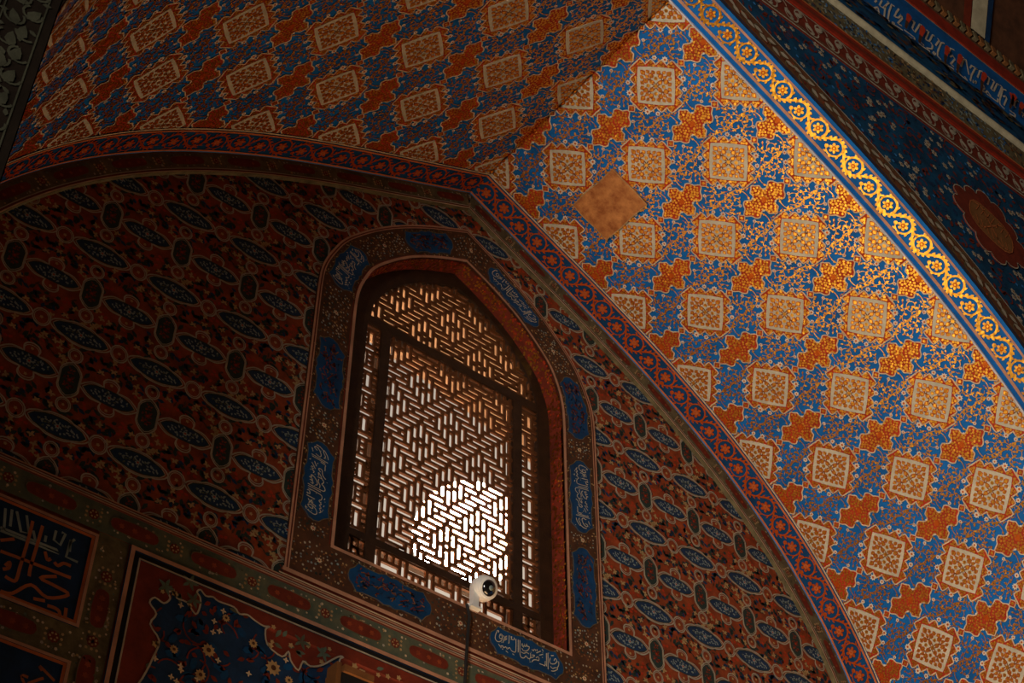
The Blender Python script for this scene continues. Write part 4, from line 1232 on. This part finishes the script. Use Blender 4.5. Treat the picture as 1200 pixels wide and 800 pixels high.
# ================================================================== things: camera, cable, floodlight
def lathe(pr, n=24):
    V = []; F_ = []
    for r_, z in pr:
        for k in range(n): V.append((r_ * math.cos(k * TAU / n), r_ * math.sin(k * TAU / n), z))
    for i in range(len(pr) - 1):
        for k in range(n): F_.append((i * n + k, i * n + (k + 1) % n, (i + 1) * n + (k + 1) % n, (i + 1) * n + k))
    F_.append(tuple(range(n))[::-1]); F_.append(tuple((len(pr) - 1) * n + k for k in range(n)))
    return V, F_
def shade(o):
    for p in o.data.polygons: p.use_smooth = True
    return o
sc = empty('security_camera', label='white ball security camera with black lens standing on the window sill', category='camera')
cpos = Vector((.148, -.045, -.372 + ZO))
def turned(name, pr, mt, axis, pos, n=24, parent=sc):
    V, F_ = lathe(pr, n); qd = Vector((0, 0, 1)).rotation_difference(Vector(axis).normalized())
    V = [tuple(qd @ Vector(v) + pos) for v in V]
    return shade(solid(name, V, F_, mt, parent))
look = (.06, -.93, -.42)
turned('body', [(.0, -.066), (.034, -.060), (.058, -.038), (.070, 0), (.066, .024), (.056, .044)], 'white_plastic', look, cpos)
turned('collar', [(.054, .030), (.060, .034), (.060, .046), (.048, .050)], 'white_plastic', look, cpos)
turned('lens', [(.046, .040), (.042, .054), (.028, .064), (.010, .069), (0, .070)], 'lens_black', look, cpos)
turned('lens_glass', [(.014, .066), (.012, .072), (0, .074)], 'slate_paint', look, cpos, 12)
boxes('bracket', [(.085, -.050, -.500 + ZO, .120, -.014, -.37 + ZO)], 'white_plastic', sc)
boxes('base_plate', [(.070, -.055, -.512 + ZO, .135, -.012, -.500 + ZO)], 'white_plastic', sc)
def tube(name, pts, rad, mt, n=8, **props):
    P = np.array(pts, float); V = []; F_ = []
    for i, p in enumerate(P):
        d = Vector(P[min(i + 1, len(P) - 1)] - P[max(i - 1, 0)]).normalized(); a = d.orthogonal().normalized(); b = d.cross(a)
        for k in range(n):
            t = k * TAU / n; V.append(tuple(Vector(p) + a * (rad * math.cos(t)) + b * (rad * math.sin(t))))
    for i in range(len(P) - 1):
        for k in range(n): F_.append((i * n + k, i * n + (k + 1) % n, (i + 1) * n + (k + 1) % n, (i + 1) * n + k))
    return shade(solid(name, V, F_, mt, None, **props))
cab = photo([(547, 708), (550, 722), (548, 745), (546, 775), (545, 800)], -.035)
cpts = [(x, -.035, z + ZO) for x, z in cab]; cpts += [(cpts[-1][0], -.035, cpts[-1][2] - 1.5)]
tube('power_cable', cpts, .0085, 'cable_black', label='black cable hanging from the security camera down the wall', category='cable')
fl_ = empty('floodlight', label='dark floodlight with tan bracket at the bottom edge of the floral panel', category='lamp')
fx, fz = photo([(405, 792)], -.12)[0]
boxes('housing', [(fx - .05, -.17, fz - .16 + ZO, fx + .10, -.03, fz - .02 + ZO)], 'blackened', fl_)
boxes('bracket', [(fx - .075, -.16, fz - .12 + ZO, fx - .050, -.08, fz + .03 + ZO)], 'stem_brown', fl_)
boxes('hood', [(fx - .05, -.185, fz - .022 + ZO, fx + .11, -.03, fz + .012 + ZO)], 'stem_brown', fl_)
boxes('clamp', [(fx + .04, -.17, fz + .012 + ZO, fx + .07, -.09, fz + .03 + ZO)], 'tan_paint', fl_)

# ================================================================== the rest of the chamber (out of the picture)
def plane(name, V, mt, label, cat='wall'): return solid(name, V, [(0, 1, 2, 3)], mt, None, kind='structure', label=label, category=cat)
plane('floor', [(-9, -13, 0), (9, -13, 0), (9, .2, 0), (-9, .2, 0)], 'stone_floor', 'stone floor of the chamber', 'floor')
plane('wall_left', [(-9, -13, 0), (-9, -TF, 0), (-9, -TF, 13.3), (-9, -13, 13.3)], 'chamber_plaster', 'left wall of the chamber')
plane('wall_right', [(9, -13, 0), (9, -13, 13.3), (9, -TF, 13.3), (9, -TF, 0)], 'chamber_plaster', 'right wall of the chamber')
plane('wall_rear', [(-9, -13, 0), (-9, -13, 13.3), (9, -13, 13.3), (9, -13, 0)], 'chamber_plaster', 'rear wall of the chamber')
plane('ceiling_3', [(-9, -13, 13.3), (-9, -TF - .9, 13.3), (9, -TF - .9, 13.3), (9, -13, 13.3)], 'chamber_plaster', 'plain ceiling of the chamber', 'ceiling')
plane('wall_front_top', [(-9, -TF - .0, 5.2 + ZO), (9, -TF - .0, 5.2 + ZO), (9, -TF - .9, 6.6 + ZO), (-9, -TF - .9, 6.6 + ZO)], 'brown', 'upper slope of the front wall')
# shutters close the lower window around its daylight
solid('window_2', [(-.85, .02, -3.90 + ZO), (1.25, .02, -3.90 + ZO), (1.25, .02, -1.80 + ZO), (-.85, .02, -1.80 + ZO)], [(0, 1, 2, 3)], 'chamber_plaster', None, kind='structure', category='window', label='lower window of the back wall')
# frame of the side window that lets the daylight in
boxes('window_3', [(-8.98, -7.9, 2.7, -8.86, -7.7, 6.5), (-8.98, -2.7, 2.7, -8.86, -2.5, 6.5), (-8.98, -7.7, 2.7, -8.86, -2.7, 2.9), (-8.98, -7.7, 6.3, -8.86, -2.7, 6.5)], 'wood', None, kind='structure', category='window', label='wide side window of the chamber')
